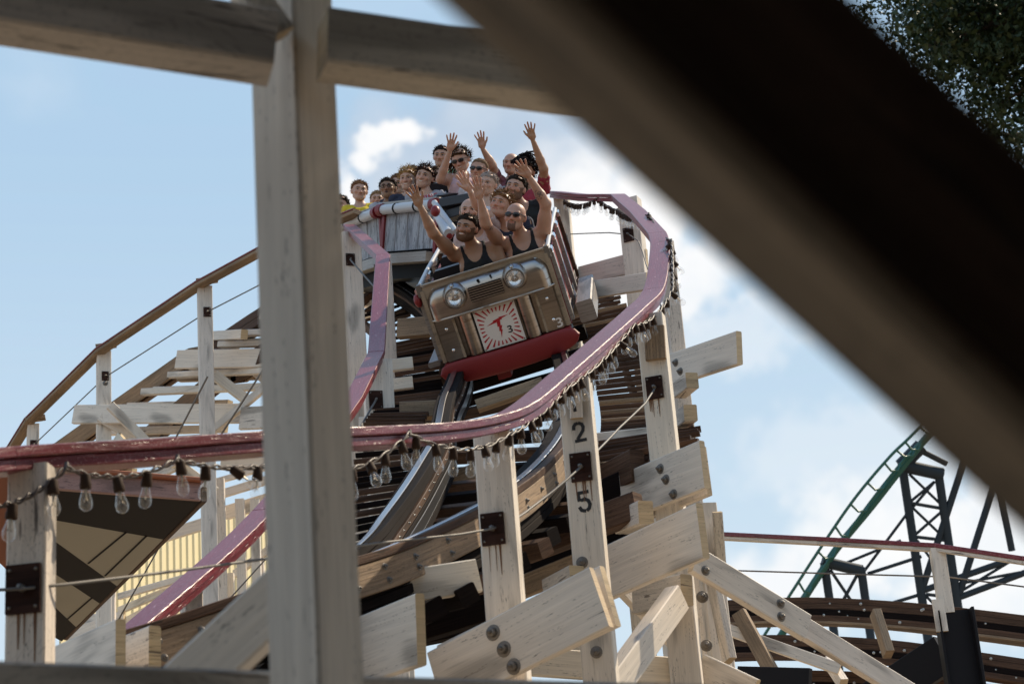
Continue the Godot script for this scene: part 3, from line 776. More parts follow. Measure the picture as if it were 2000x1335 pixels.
func build_foreground() -> void:
	# timbers close to the lens, far out of focus
	var c := P(590, 667, 3.4)
	var th := thing("timber_gantry", Vector3(c.x, 0, c.z), "blurred grey post with dark crossbeams standing close to the viewer", "timber support")
	var ey := to_eye(c)
	var mid := P(593, 667, 3.4)
	# one edge of the post faces the viewer; its right side wears a dark stained board
	var top := Vector3(mid.x, 4.4, mid.z) - ey * 0.07
	var f := ey.rotated(Vector3.UP, -PI / 4 + 0.04); var g := ey.rotated(Vector3.UP, PI / 4 + 0.04)
	timber(th, "post", top, Vector3(top.x, 0, top.z), 0.122, 0.116, f, mats.white)
	board(th, "beam", [-200, -50, 3.3], [540, 68, 3.45], 0.115, 0.10, mats.peel)
	board(th, "beam", [640, 64, 3.5], [1300, 160, 3.7], 0.118, 0.09, mats.peel)
	board(th, "beam", [-300, 1312, 3.2], [560, 1342, 3.4], 0.06, 0.10, mats.peel)
	board(th, "beam", [690, 1350, 3.45], [1500, 1368, 3.6], 0.06, 0.10, mats.peel)
	board(th, "brace", [575, 1130, 3.8], [330, 1360, 3.8], 0.12, 0.05, mats.white)
	board(th, "brace", [555, 60, 3.55], [470, -60, 3.55], 0.06, 0.05, mats.peel)
	# unseen shelter added around the viewer to keep the nearest timbers in shade
	var qs := thing("added_shelter", Vector3(0, 0, 3.0), "added brown shelter around the viewer, unseen, put in to shade the nearest timbers", "shelter")
	for k in 16:
		timber(qs, "roof_board", Vector3(-5.75 + k * 0.5, 4.3, -1.7), Vector3(-5.75 + k * 0.5, 4.3, 8.0), 0.49, 0.04, Vector3.UP, mats.brown)
		timber(qs, "wall_board", Vector3(-5.75 + k * 0.5, 0.0, 7.9), Vector3(-5.75 + k * 0.5, 4.1, 7.9), 0.49, 0.04, Vector3.BACK, mats.brown)
	for k in 20:
		timber(qs, "wall_board", Vector3(2.1, 0.0, -1.9 + k * 0.5), Vector3(2.1, 4.1, -1.9 + k * 0.5), 0.04, 0.49, Vector3.BACK, mats.brown)
	for k in 7:
		timber(qs, "rafter", Vector3(-6.0, 4.2, -1.5 + k * 1.5), Vector3(2.1, 4.2, -1.5 + k * 1.5), 0.06, 0.14, Vector3.UP, mats.brown)
	for q in [[-5.9, -1.4], [-5.9, 3.2]]:
		timber(qs, "post", Vector3(q[0], 4.13, q[1]), Vector3(q[0], 0, q[1]), 0.14, 0.14, Vector3.BACK, mats.brown)
	var D := 0.84
	var a := P(579, -600, D); var b := P(2672, 1300, D)
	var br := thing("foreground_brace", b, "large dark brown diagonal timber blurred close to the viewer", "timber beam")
	var view := (cam_t.origin - P(1500, 290, D)).normalized()
	var ax := (b - a).normalized()
	view = (view - ax * view.dot(ax)).normalized()
	var across := view.cross(ax).normalized()
	if across.y > 0: across = -across
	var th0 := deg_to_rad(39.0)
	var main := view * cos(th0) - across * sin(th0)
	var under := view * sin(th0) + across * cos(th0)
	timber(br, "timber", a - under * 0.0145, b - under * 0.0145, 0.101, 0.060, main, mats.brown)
	timber(br, "lit_face_strip", a + under * 0.0455, b + under * 0.0455, 0.017, 0.061, main, mats.bare)  # paler strip: light on the lower face put into the colour

# ------------------------------------------------------------------ what stands behind
func build_far_left() -> void:
	# the same track before it crests, seen from below
	var base := P(200, 860, 24.5)
	var th := thing("climbing_track", base, "weathered track on white cross timbers rising behind the grey post", "track")
	var up := [[-40, 985, 26.6], [60, 925, 26.0], [165, 852, 25.2], [260, 785, 24.6], [385, 700, 23.8], [512, 612, 23.0], [640, 540, 22.6]]
	var lo := [[60, 1020, 25.6], [130, 975, 25.2], [225, 912, 24.6], [310, 845, 24.0], [420, 755, 23.2], [520, 680, 22.4], [650, 600, 22.0]]
	for q in up: q[2] += 0.7
	for q in lo: q[2] += 0.9
	var a := catmull(pts(up), 5); var b := catmull(pts(lo), 5)
	var sd := func(k, _t): return b[k] - a[k]
	var fa := shifted(frames_of(a, sd), base)
	var fb := shifted(frames_of(b, sd), base)
	for f in [fa, fb]:
		for q in [["brown", -0.13, 0.0, -0.09, 0.0], ["bare", -0.125, 0.10, -0.13, -0.092], ["brown", 0.002, 0.13, -0.09, 0.0], ["bare", -0.10, 0.125, -0.17, -0.132]]:
			var mb := MB.new(); mb.tint = tone(0.2)
			mb.sweep(rect(q[1], q[2], q[3], q[4]), f, true, rng.randf() * 4)
			part(th, "laminate", mb.mesh(), mats[q[0]])
	var edge := []
	for q in up: edge.append(Vector3(q[0], q[1], q[2]))
	edge = catmull(edge, 8)
	var lasty := 2000.0
	for e in edge:
		if lasty - e.y < 21.0: continue
		lasty = e.y
		board(th, "tie", [e.x - rng.randf_range(5, 30), e.y + 16, e.z - 0.2], [e.x + rng.randf_range(150, 210), e.y + 10, e.z - 1.1], 0.075, 0.10, mats.white if rng.randf() < 0.65 else mats.bare)
	for q in [[326, 731, 530, 722, 0.075], [274, 764, 540, 752, 0.085], [153, 868, 420, 852, 0.08], [445, 668, 560, 664, 0.08], [480, 650, 560, 647, 0.08], [415, 655, 470, 652, 0.12]]:
		board(th, "tie", [q[0], q[1], 24.3], [q[2], q[3], 23.2], q[4], 0.09, mats.white)
	var specs := [[[65, 826, 25.6], 0.155, "slim white rail post furthest down the climbing track", [65, 868]], [[203, 684, 24.8], 0.185, "white rail post carrying the wide cross beam of the climbing track", [205, 734]], [[400, 557, 23.4], 0.18, "tall white rail post near the top of the climbing track", [404, 609]]]
	for q in specs:
		var b0 := bent(q[0], q[1], 0.13, 0.1, mats.white, q[2], "rail posts of the climbing track")
		steel_plate(b0, on_face(b0, q[0], q[3][0], q[3][1]) + face_of(b0) * 0.006, face_of(b0), 0.125)
		var tp := PA(q[0])
		timber(b0, "cap", tp + Vector3(-0.10, 0.03, 0.05), tp + Vector3(0.16, 0.07, 0.0), 0.14, 0.05, Vector3.UP, mats.bare)
	var fl := thing("cross_frame", P(300, 900, 24.3), "white cross beams and diagonal braces holding the climbing track", "timber support")
	for q in [[142, 808, 24.6, 470, 806, 23.6, 0.25, "white"], [343, 701, 23.9, 560, 697, 23.2, 0.24, "white"], [468, 816, 22.9, 560, 812, 22.6, 0.28, "peel"], [195, 812, 24.4, 290, 870, 24.4, 0.13, "white"], [418, 730, 23.3, 490, 785, 23.3, 0.13, "white"], [385, 862, 23.2, 530, 742, 22.8, 0.10, "white"], [185, 930, 24.3, 235, 850, 24.2, 0.16, "white"], [200, 880, 23.8, 540, 870, 23.2, 0.09, "white"], [230, 960, 23.8, 350, 905, 23.6, 0.12, "white"], [340, 900, 23.6, 420, 960, 23.6, 0.14, "white"], [430, 905, 23.4, 540, 902, 23.2, 0.14, "white"], [440, 885, 24, 540, 835, 23.8, 0.12, "white"], [215, 790, 24.0, 330, 905, 24.0, 0.12, "white"], [418, 850, 23.4, 330, 905, 23.5, 0.12, "white"], [470, 700, 23.6, 540, 760, 23.4, 0.12, "white"], [260, 840, 24.6, 440, 836, 24.0, 0.10, "peel"]]:
		board(fl, "beam" if absf(q[1] - q[4]) < 20 else "brace", [q[0], q[1], q[2]], [q[3], q[4], q[5]], q[6], 0.06, mats[q[7]])
	for q in [[1 * 408, 682], [403, 693], [398, 705], [205, 748], [203, 765]]: bolt(fl, P(q[0], q[1], 23.25 if q[0] > 300 else 24.65), to_eye(P(q[0], q[1], 23)), 1.2)
	for q in [[405, 735, 330, 880], [520, 712, 395, 905], [410, 905, 370, 985]]:
		var mb := MB.new()
		mb.tube([P(q[0], q[1], 22.8) - fl.position, P(q[2], q[3], 23.0) - fl.position], 0.012, 6)
		part(fl, "tie_rod", mb.mesh(), mats.bolt)
	# its handrail, plain wood below and painted edge
	var line := [[-60, 985, 26.4], [22, 880, 26.0], [58, 822, 25.55], [195, 687, 24.75], [392, 556, 23.35], [510, 492, 22.6], [700, 415, 21.4]]
	var raw := pts(line)
	var hr := thing("handrail", raw[0], "thin weathered handrail climbing against the sky behind the grey post", "handrail")
	for k in raw.size() - 1:
		timber(hr, "rail_board", raw[k], raw[k + 1], 0.14, 0.045, Vector3.UP, mats.bare)
		timber(hr, "rail_edge", raw[k] + Vector3(-0.02, 0.034, 0.0), raw[k + 1] + Vector3(-0.02, 0.034, 0.0), 0.13, 0.02, Vector3.UP, mats.red)
	var gc := thing("guard_cable", P(75, 858, 25.4), "thin guard cable running between the posts of the climbing track", "cable")
	var r2 := pts([[20, 925, 25.9], [68, 866, 25.5], [205, 736, 24.7], [404, 609, 23.3], [509, 555, 22.5], [690, 470, 21.6]])
	for k in r2.size(): r2[k] -= gc.position
	var mc := MB.new(); mc.tube(r2, 0.008, 6)
	part(gc, "steel_rope", mc.mesh(), mats.rope)

func build_buildings() -> void:
	# yellow ribbed shed behind
	var o := P(330, 1250, 31.0); o.y = 0
	var sh := thing("yellow_shed", o, "pale yellow ribbed metal shed behind white framing at the low end of the drop", "building")
	var w0 := P(120, 1100, 27.5); var w1 := P(640, 1100, 40.0)
	w0.y = 0; w1.y = 0
	var along := (w1 - w0).normalized(); var wide := w0.distance_to(w1)
	var face := Vector3.UP.cross(along); if face.x < 0: face = -face
	var n := 44
	for k in n:
		var w := wide / n
		var h := lerpf(8.3, 13.0, float(k) / n)
		var mb := MB.new(); mb.tint = tone(0.05)
		mb.prism([Vector2(0, 0), Vector2(w * 0.55, 0), Vector2(w * 0.66, 0.03), Vector2(w * 0.88, 0.03), Vector2(w * 0.99, 0), Vector2(w * 0.99, -0.03), Vector2(0, -0.03)], h)
		part(sh, "wall_panel", mb.mesh(), mats.yellow_wall, Transform3D(Basis(along, face, Vector3.UP), w0 + along * w * k - o))
	var fr := thing("shed_framing", P(420, 1100, 26.0), "white posts and rails of a lower track standing in front of the yellow shed", "timber support")
	for q in [[318, 1046, 408, 1018, 0.17], [440, 1000, 540, 970, 0.2], [229, 1164, 358, 1127, 0.09], [229, 1192, 400, 1120, 0.10], [400, 1070, 540, 1010, 0.08], [160, 1208, 235, 1205, 0.13], [240, 1215, 420, 1120, 0.12], [320, 1245, 520, 1190, 0.09], [455, 1120, 540, 1060, 0.11], [360, 985, 540, 930, 0.12], [130, 1240, 240, 1200, 0.14], [380, 950, 540, 905, 0.08]]:
		board(fr, "beam", [q[0], q[1], 26.2], [q[2], q[3], 25.8], q[4], 0.06, mats.white)
	for q in [[422, 935, 0.22, "peel"], [468, 975, 0.12, "white"], [497, 975, 0.12, "white"], [214, 1140, 0.15, "white"], [505, 1090, 0.14, "white"], [445, 1120, 0.16, "white"]]:
		var tp := P(q[0], q[1], 25.6)
		post(fr, tp, q[2], 0.1, 0.0, mats[q[3]])
	var gy := thing("guy_wire", P(228, 1215, 17.0), "pair of thin black guy wires slanting across the yellow shed", "cable")
	for q in [[314, 1062, 228, 1215], [518, 1092, 420, 1200]]:
		var mb := MB.new()
		mb.tube([P(q[0], q[1], 17.0) - gy.position, P(q[2], q[3], 17.0) - gy.position], 0.007, 6)
		part(gy, "steel_rope", mb.mesh(), mats.bolt)
	# corner of a canopy with a striped soffit
	var H := 5.5
	var cn := on_level(391, 978, H)
	var rt := thing("striped_canopy", Vector3(cn.x, H, cn.z), "dark canopy corner with black and cream striped underside and pink fascia", "roof")
	var b := rt.position
	# stripes lie in the soffit plane: pixel corners meet the level plane
	var lines := [[[70, 955], [391, 979]], [[70, 1009], [318, 1053]], [[70, 1030], [228, 1144]], [[70, 1096], [194, 1178]], [[70, 1150], [148, 1224]], [[70, 1225], [120, 1252]]]
	var fill := MB.new()
	fill.quad(on_level(70, 955, H) - b, on_level(70, 1240, H) - b, on_level(30, 1225, H) - b, on_level(30, 952, H) - b, Vector3.DOWN)
	part(rt, "soffit_panel", fill.mesh(), mats.soffit_black)
	for k in 5:
		var q0 := on_level(lines[k][0][0], lines[k][0][1], H) - b; var q1 := on_level(lines[k][1][0], lines[k][1][1], H) - b
		var q2 := on_level(lines[k + 1][1][0], lines[k + 1][1][1], H) - b; var q3 := on_level(lines[k + 1][0][0], lines[k + 1][0][1], H) - b
		var mb := MB.new()
		var lift := Vector3(0, 0.05, 0)
		mb.quad(q0, q1, q2, q3, Vector3.DOWN)
		mb.quad(q0 + lift, q1 + lift, q2 + lift, q3 + lift, Vector3.UP)
		mb.quad(q1, q2, q2 + lift, q1 + lift, Vector3.RIGHT); mb.quad(q0, q1, q1 + lift, q0 + lift, Vector3.BACK)
		part(rt, "soffit_stripe", mb.mesh(), mats.soffit_black if k % 2 == 0 else mats.soffit_cream)
	# board joints across the cream stripes
	for q in [[[245, 1040], [172, 1100]], [[285, 1047], [205, 1124]], [[178, 1168], [132, 1208]]]:
		var a0 := on_level(q[0][0], q[0][1], H - 0.004); var a1 := on_level(q[1][0], q[1][1], H - 0.004)
		timber(rt, "joint_strip", a0, a1, 0.016, 0.008, Vector3.UP, mats.soffit_black)
	var e0 := on_level(30, 952, H); var e1 := on_level(391, 981, H); var e2 := on_level(122, 1250, H)
	timber(rt, "fascia", e0 + Vector3(0, 0.07, 0.03), e1 + Vector3(0, 0.07, 0.03), 0.04, 0.14, Vector3.UP, mats.fascia)
	timber(rt, "fascia", e1 + Vector3(0.03, 0.06, 0.0), e2 + Vector3(0.03, 0.06, 0), 0.04, 0.12, Vector3.UP, mats.brown)
	# sloping roof deck with a rusty shingle edge
	var ridge := (e0 + e2) / 2 + Vector3(-0.6, 0.35, -0.8)
	var dk := MB.new()
	var lift2 := Vector3(0, 0.15, 0)
	dk.quad(e0 + lift2 - b, e1 + lift2 - b + Vector3(0.04, 0, 0.04), ridge - b, ridge - b + (e0 - e1), Vector3.UP)
	dk.tri(e1 + lift2 - b + Vector3(0.04, 0, 0.04), e2 + lift2 - b, ridge - b, Vector3.UP)
	part(rt, "shingles", dk.mesh(), mats.shingle)
	timber(rt, "drip_edge", e0 + Vector3(0, 0.155, 0.06), e1 + Vector3(0.03, 0.155, 0.06), 0.06, 0.03, Vector3.UP, mats.shingle)
	for q in [[60, 1000], [60, 1180]]:
		var t := on_level(q[0], q[1], H)
		timber(rt, "column", t, Vector3(t.x, 0, t.z), 0.2, 0.2, Vector3.BACK, mats.white)

func build_far_right() -> void:
	# curve of dark brown laminated track beyond the braces
	var base := P(1700, 1250, 23.0)
	var th := thing("brown_track", base, "dark brown bolted laminated track curving away under the red far rail", "track")
	for q in [[[[1330, 1192, 24.5], [1450, 1184, 24], [1600, 1180, 23.4], [1750, 1188, 22.8], [1900, 1204, 22.4], [2120, 1232, 22.0]], 0.0], [[[1330, 1262, 24.2], [1450, 1254, 23.8], [1600, 1254, 23.2], [1750, 1264, 22.6], [1900, 1286, 22.2], [2120, 1320, 21.8]], 1.0], [[[1330, 1330, 24.2], [1500, 1322, 23.8], [1700, 1326, 23.2], [1900, 1345, 22.6], [2120, 1372, 22.0]], 2.0]]:
		var p := catmull(pts(q[0]), 5)
		var fr := shifted(frames_of(p, func(_k, t): return t.cross(Vector3.UP)), base)
		for r in [["brown", 0.0, 0.07], ["brown", -0.072, -0.002], ["dark", -0.145, -0.074], ["brown", -0.215, -0.147], ["bare", -0.25, -0.217]]:
			if q[1] == 1.0 and r[0] == "bare": continue
			var mb := MB.new(); mb.tint = tone(0.25)
			mb.sweep(rect(-0.15 + r[1] * 0.15, 0.15 - r[1] * 0.1, r[1], r[2]), fr, true, rng.randf() * 4)
			part(th, "laminate", mb.mesh(), mats[r[0]])
		for k in range(2, p.size() - 2):
			for j in 2:
				bolt(th, p[k] + to_eye(p[k]) * 0.155 + Vector3(rng.randf_range(-0.2, 0.2), 0.02 - rng.randf() * 0.20, 0), to_eye(p[k]), rng.randf_range(0.35, 0.6), mats.bolt_zinc)
	for q in [[1440, 1194, 1505, 1312, 0.16], [1702, 1196, 1728, 1278, 0.16], [1422, 1228, 1640, 1305, 0.13], [1610, 1290, 1640, 1335, 0.13], [1440, 1318, 1600, 1350, 0.08]]:
		board(th, "strut", [q[0], q[1], 21.8], [q[2], q[3], 21.4], q[4], 0.1, mats.bare if q[4] > 0.14 else mats.white)
	# red rail in front of it on a white post
	var rl := pts([[1180, 1030, 23.2], [1400, 1043, 21.6], [1600, 1053, 20.8], [1832, 1066, 20.0], [2000, 1091, 19.4], [2200, 1125, 18.8]])
	var hr := thing("handrail", rl[0], "straight dark red handrail beneath the green steel coaster", "handrail")
	for k in rl.size() - 1:
		timber(hr, "rail_board", rl[k], rl[k + 1], 0.14, 0.045, Vector3.UP, mats.red)
		timber(hr, "rail_underboard", rl[k] - Vector3(0, 0.045, 0), rl[k + 1] - Vector3(0, 0.045, 0), 0.12, 0.040, Vector3.UP, mats.peel)
	var tp := [1830, 1071, 20.0]
	var po := thing("far_rail_post", Vector3(PA(tp).x, 0, PA(tp).z), "white post on a black steel column carrying the straight red rail", "post")
	var pt := PA(tp); var pm := P(1856, 1206, 20.0)
	timber(po, "post", pt, Vector3(pt.x, pm.y, pt.z), 0.15, 0.12, Vector3.BACK, mats.white)
	timber(po, "splice", Vector3(pt.x - 0.09, P(1840, 1180, 20).y, pt.z + 0.08), Vector3(pt.x - 0.09, pm.y - 0.2, pt.z + 0.08), 0.12, 0.05, Vector3.BACK, mats.white)
	# the steel H column and the slanted beam
	for q in [[-0.17, 0.02, 0.16], [0.17, 0.02, 0.30], [0.0, 0.32, 0.04]]:
		timber(po, "steel_flange", Vector3(pt.x + 0.07 + q[0], pm.y + 0.02, pt.z), Vector3(pt.x + 0.07 + q[0], 0, pt.z), maxf(q[1], 0.03), q[2] + 0.05, Vector3.BACK, mats.beam_steel)
	for q in [[1690, 1375, 1842, 1275, 0.42], [1440, 1318, 1580, 1322, 0.20]]:
		board(po, "steel_beam", [q[0], q[1], 20.6], [q[2], q[3], 20.2], q[4], 0.1, mats.beam_steel)
	var w := thing("overhead_wire", P(1440, 1115, 21.5), "thin black wire below the straight red rail", "cable")
	var mbw := MB.new()
	mbw.tube([P(1380, 1112, 21.8) - w.position, P(1640, 1120, 20.8) - w.position, P(1850, 1126, 20.0) - w.position, P(2100, 1158, 19) - w.position], 0.010, 6)
	part(w, "steel_rope", mbw.mesh(), mats.bolt)
	# green steel coaster far away
	var D := 78.0
	var gb := P(1600, 1150, D)
	var g := thing("green_coaster_track", gb, "green tubular steel track sloping down to the right of the white timbers", "track")
	var spine := [[1520, 1250], [1566, 1176], [1606, 1114], [1637, 1068], [1703, 988], [1760, 915], [1800, 866], [1860, 800]]
	var r1 := [[1490, 1245], [1537, 1171], [1610, 1059], [1672, 970], [1737, 893], [1776, 855], [1840, 790]]
	var r2 := [[1560, 1185], [1622, 1090], [1699, 982], [1760, 905], [1791, 874], [1850, 806]]
	var sets := [[spine, 0.16, 0.4, "spine"], [r1, 0.065, -0.3, "running_rail"], [r2, 0.065, 0.1, "running_rail"]]
	var curves := []
	for s in sets:
		var p := []
		for q in s[0]: p.append(P(q[0], q[1], D + s[2]) - gb)
		p = catmull(p, 6); curves.append(p)
		var mb := MB.new(); mb.tube(p, s[1], 10)
		part(g, s[3], mb.mesh(), mats.green)
	for k in range(5, 36, 3):
		var a: Vector3 = curves[1][mini(k, curves[1].size() - 1)]
		var t := float(k) / 36.0
		var best: Vector3 = curves[2][0]; var bd := 1e9
		var want := a + P(1680, 985, D) - P(1662, 985, D) + (P(1699, 982, D) - P(1650, 960, D)) * 0.9
		for c in curves[2]:
			if c.distance_to(want) < bd: bd = c.distance_to(want); best = c
		var mb := MB.new()
		mb.tube([a, a.lerp(best, 0.35) - Vector3(0, 0.34, 0), a.lerp(best, 0.75) - Vector3(0, 0.30, 0), best], 0.05, 6)
		part(g, "cross_tie", mb.mesh(), mats.green)
	var tw := thing("lattice_tower", Vector3(P(1820, 1100, D).x, 0, P(1820, 1100, D).z), "dark steel lattice tower carrying the green steel track", "tower")
	var bars := [[1762, 905, 1806, 1200, .3], [1834, 928, 1874, 1200, .3], [1760, 908, 1842, 926, .45], [1776, 925, 1842, 988, .1], [1826, 940, 1780, 978, .1], [1780, 982, 1838, 992, .12], [1782, 990, 1850, 1055, .1], [1838, 1000, 1790, 1042, .1], [1790, 1048, 1850, 1055, .12], [1792, 1055, 1824, 1098, .1], [1899, 854, 1800, 1155, .24], [1962, 885, 1874, 1160, .24], [1950, 940, 1977, 1075, .24], [1805, 1152, 1980, 1090, .22], [1874, 1166, 2010, 1115, .22], [1876, 1155, 1975, 1095, .1], [1695, 1120, 1800, 1086, .12], [1733, 1180, 1806, 1158, .12], [1810, 1160, 1875, 1168, .12], [1870, 1140, 2000, 1116, .1], [1806, 1160, 1835, 1190, .1], [1852, 1185, 1880, 1145, .1], [1655, 1098, 1760, 1055, .1], [1686, 1118, 1768, 1008, .1], [1768, 1008, 1826, 940, .1], [1800, 870, 1760, 910, .5], [1850, 905, 1800, 880, .2]]
	for q in bars:
		var mb := MB.new(); mb.tube([P(q[0], q[1], D + 1) - tw.position, P(q[2], q[3], D + 1) - tw.position], q[4] * 0.62, 8)
		part(tw, "leg" if q[4] > 0.28 else "lattice_bar", mb.mesh(), mats.tower_steel)
	for q in [[1806, 1200], [1874, 1200]]:
		var t := P(q[0], q[1], D + 1); var mb := MB.new(); mb.tube([t - tw.position, Vector3(t.x, 0, t.z) - tw.position], 0.2, 8)
		part(tw, "leg", mb.mesh(), mats.tower_steel)
	var t2 := thing("lattice_tower", Vector3(P(1650, 1150, D).x, 0, P(1650, 1150, D).z), "short dark steel frame under the low end of the green steel track", "tower")
	for q in [[1610, 1098, 1622, 1180, .3], [1682, 1108, 1692, 1180, .3], [1606, 1096, 1684, 1114, .4], [1622, 1112, 1665, 1176, .12], [1678, 1116, 1645, 1176, .12]]:
		var mb := MB.new(); mb.tube([P(q[0], q[1], D + 0.5) - t2.position, P(q[2], q[3], D + 0.5) - t2.position], q[4] * 0.6, 8)
		part(t2, "leg" if q[4] == 0.3 else "lattice_bar", mb.mesh(), mats.tower_steel)
	for q in [[1622, 1180], [1692, 1180]]:
		var t := P(q[0], q[1], D + 0.5); var mb := MB.new(); mb.tube([t - t2.position, Vector3(t.x, 0, t.z) - t2.position], 0.18, 8)
		part(t2, "leg", mb.mesh(), mats.tower_steel)

func build_tree() -> void:
	# a big tree right of the viewer: one limb reaches into the upper right corner, the unseen crown is added for shade
	var th := thing("leafy_tree", Vector3(4.9, 0, -5.6), "dark leafy tree against the bright sky behind the big diagonal timber", "tree")
	var b := th.position
	var mb := MB.new()
	mb.tube([Vector3.ZERO, Vector3(0.1, 2.2, 0), Vector3(-0.1, 4.4, 0.1), Vector3(-0.5, 6.6, 0.4), Vector3(-0.6, 8.2, 0.5)], [0.30, 0.24, 0.19, 0.12, 0.04], 12)
	var tips := []
	var D := 8.2
	for q in [[1880, 40], [1960, 150], [1810, 90], [2040, 10], [1980, 235], [1770, 30], [1920, -70], [2090, 160], [2050, 300], [1840, -60], [1950, 80], [1880, 150], [1930, 215], [2020, 90], [1750, -30], [2100, 260], [1990, 20], [1850, 20], [1900, 100], [1970, 270]]:
		var e := P(q[0], q[1], D + rng.randf_range(-0.5, 0.5)) - b
		var s := Vector3(-0.3, lerpf(4.0, 5.4, rng.randf()), 0.2)
		var m := s.lerp(e, 0.6) + Vector3(rng.randf_range(-0.15, 0.15), 0.2, rng.randf_range(-0.15, 0.15))
		mb.tube([s, m, e], [0.05, 0.028, 0.006], 6)
		tips.append([e, 0.13]); tips.append([m.lerp(e, 0.7), 0.12])
		for j in 3:
			var f := m.lerp(e, rng.randf()); var e2 := f + Vector3(rng.randf_range(-0.25, 0.25), rng.randf_range(-0.2, 0.2), rng.randf_range(-0.25, 0.25))
			mb.tube([f, e2], [0.010, 0.003], 5); tips.append([e2, 0.11])
	var mid := Vector3(4.1, 6.3, -4.6) - b
	# unseen crown added over the viewer to shade the nearest timbers
	for k in 420:
		var o := Vector3(rng.randfn(), rng.randfn(), rng.randfn()).normalized() * pow(rng.randf(), 0.4) * (Vector3(2.2, 2.2, 3.2) if k < 150 else Vector3(5.2, 1.7, 5.0))
		var e := (mid if k < 150 else Vector3(1.6, 7.6, 0.4) - b) + o
		var l := cam_t.affine_inverse() * (e + b)
		if l.z < 0 and l.x / -l.z < 0.45 and l.y / -l.z < 0.40: continue
		var s0 := Vector3(-0.5, 6.4, 0.4)
		mb.tube([s0, s0.lerp(e, 0.5) + Vector3(0, 0.3, 0), e], [0.05, 0.025, 0.006], 5)
		tips.append([e, 0.36])
	part(th, "trunk", mb.mesh(), mats.bark)
	# a twig with its leaves, set many times
	var tw := MB.new()
	for j in 26:
		var p := Vector3(rng.randfn(), rng.randfn(), rng.randfn()) * 0.030
		var bs := Basis.from_euler(Vector3(rng.randf() * TAU, rng.randf() * TAU, rng.randf() * TAU))
		var l := rng.randf_range(0.010, 0.019); var w := l * 0.5
		tw.tint = Color(1, 1, 1) * rng.randf_range(0.6, 1.5)
		tw.quad(p + bs * Vector3(0, -l, 0), p + bs * Vector3(w, 0, 0.003), p + bs * Vector3(0, l, 0), p + bs * Vector3(-w, 0, 0.003), bs.z)
	var mm := MultiMesh.new()
	mm.transform_format = MultiMesh.TRANSFORM_3D
	mm.mesh = tw.mesh()
	var xs := []
	for t in tips:
		var near: bool = t[1] < 0.2
		for j in (26 if near else 64):
			var o := Vector3(rng.randfn(), rng.randfn() * 0.8, rng.randfn()) * (t[1] as float)
			xs.append(Transform3D(Basis.from_euler(Vector3(rng.randf() * TAU, rng.randf() * TAU, rng.randf() * TAU)).scaled(Vector3.ONE * (rng.randf_range(0.8, 1.3) if near else rng.randf_range(2.2, 3.2))), t[0] + o))
	mm.instance_count = xs.size()
	for k in xs.size(): mm.set_instance_transform(k, xs[k])
	var o := MultiMeshInstance3D.new()
	o.set_meta("kind", "stuff")
	o.name = "crown"; o.multimesh = mm; o.material_override = mats.leaf
	th.add_child(o)

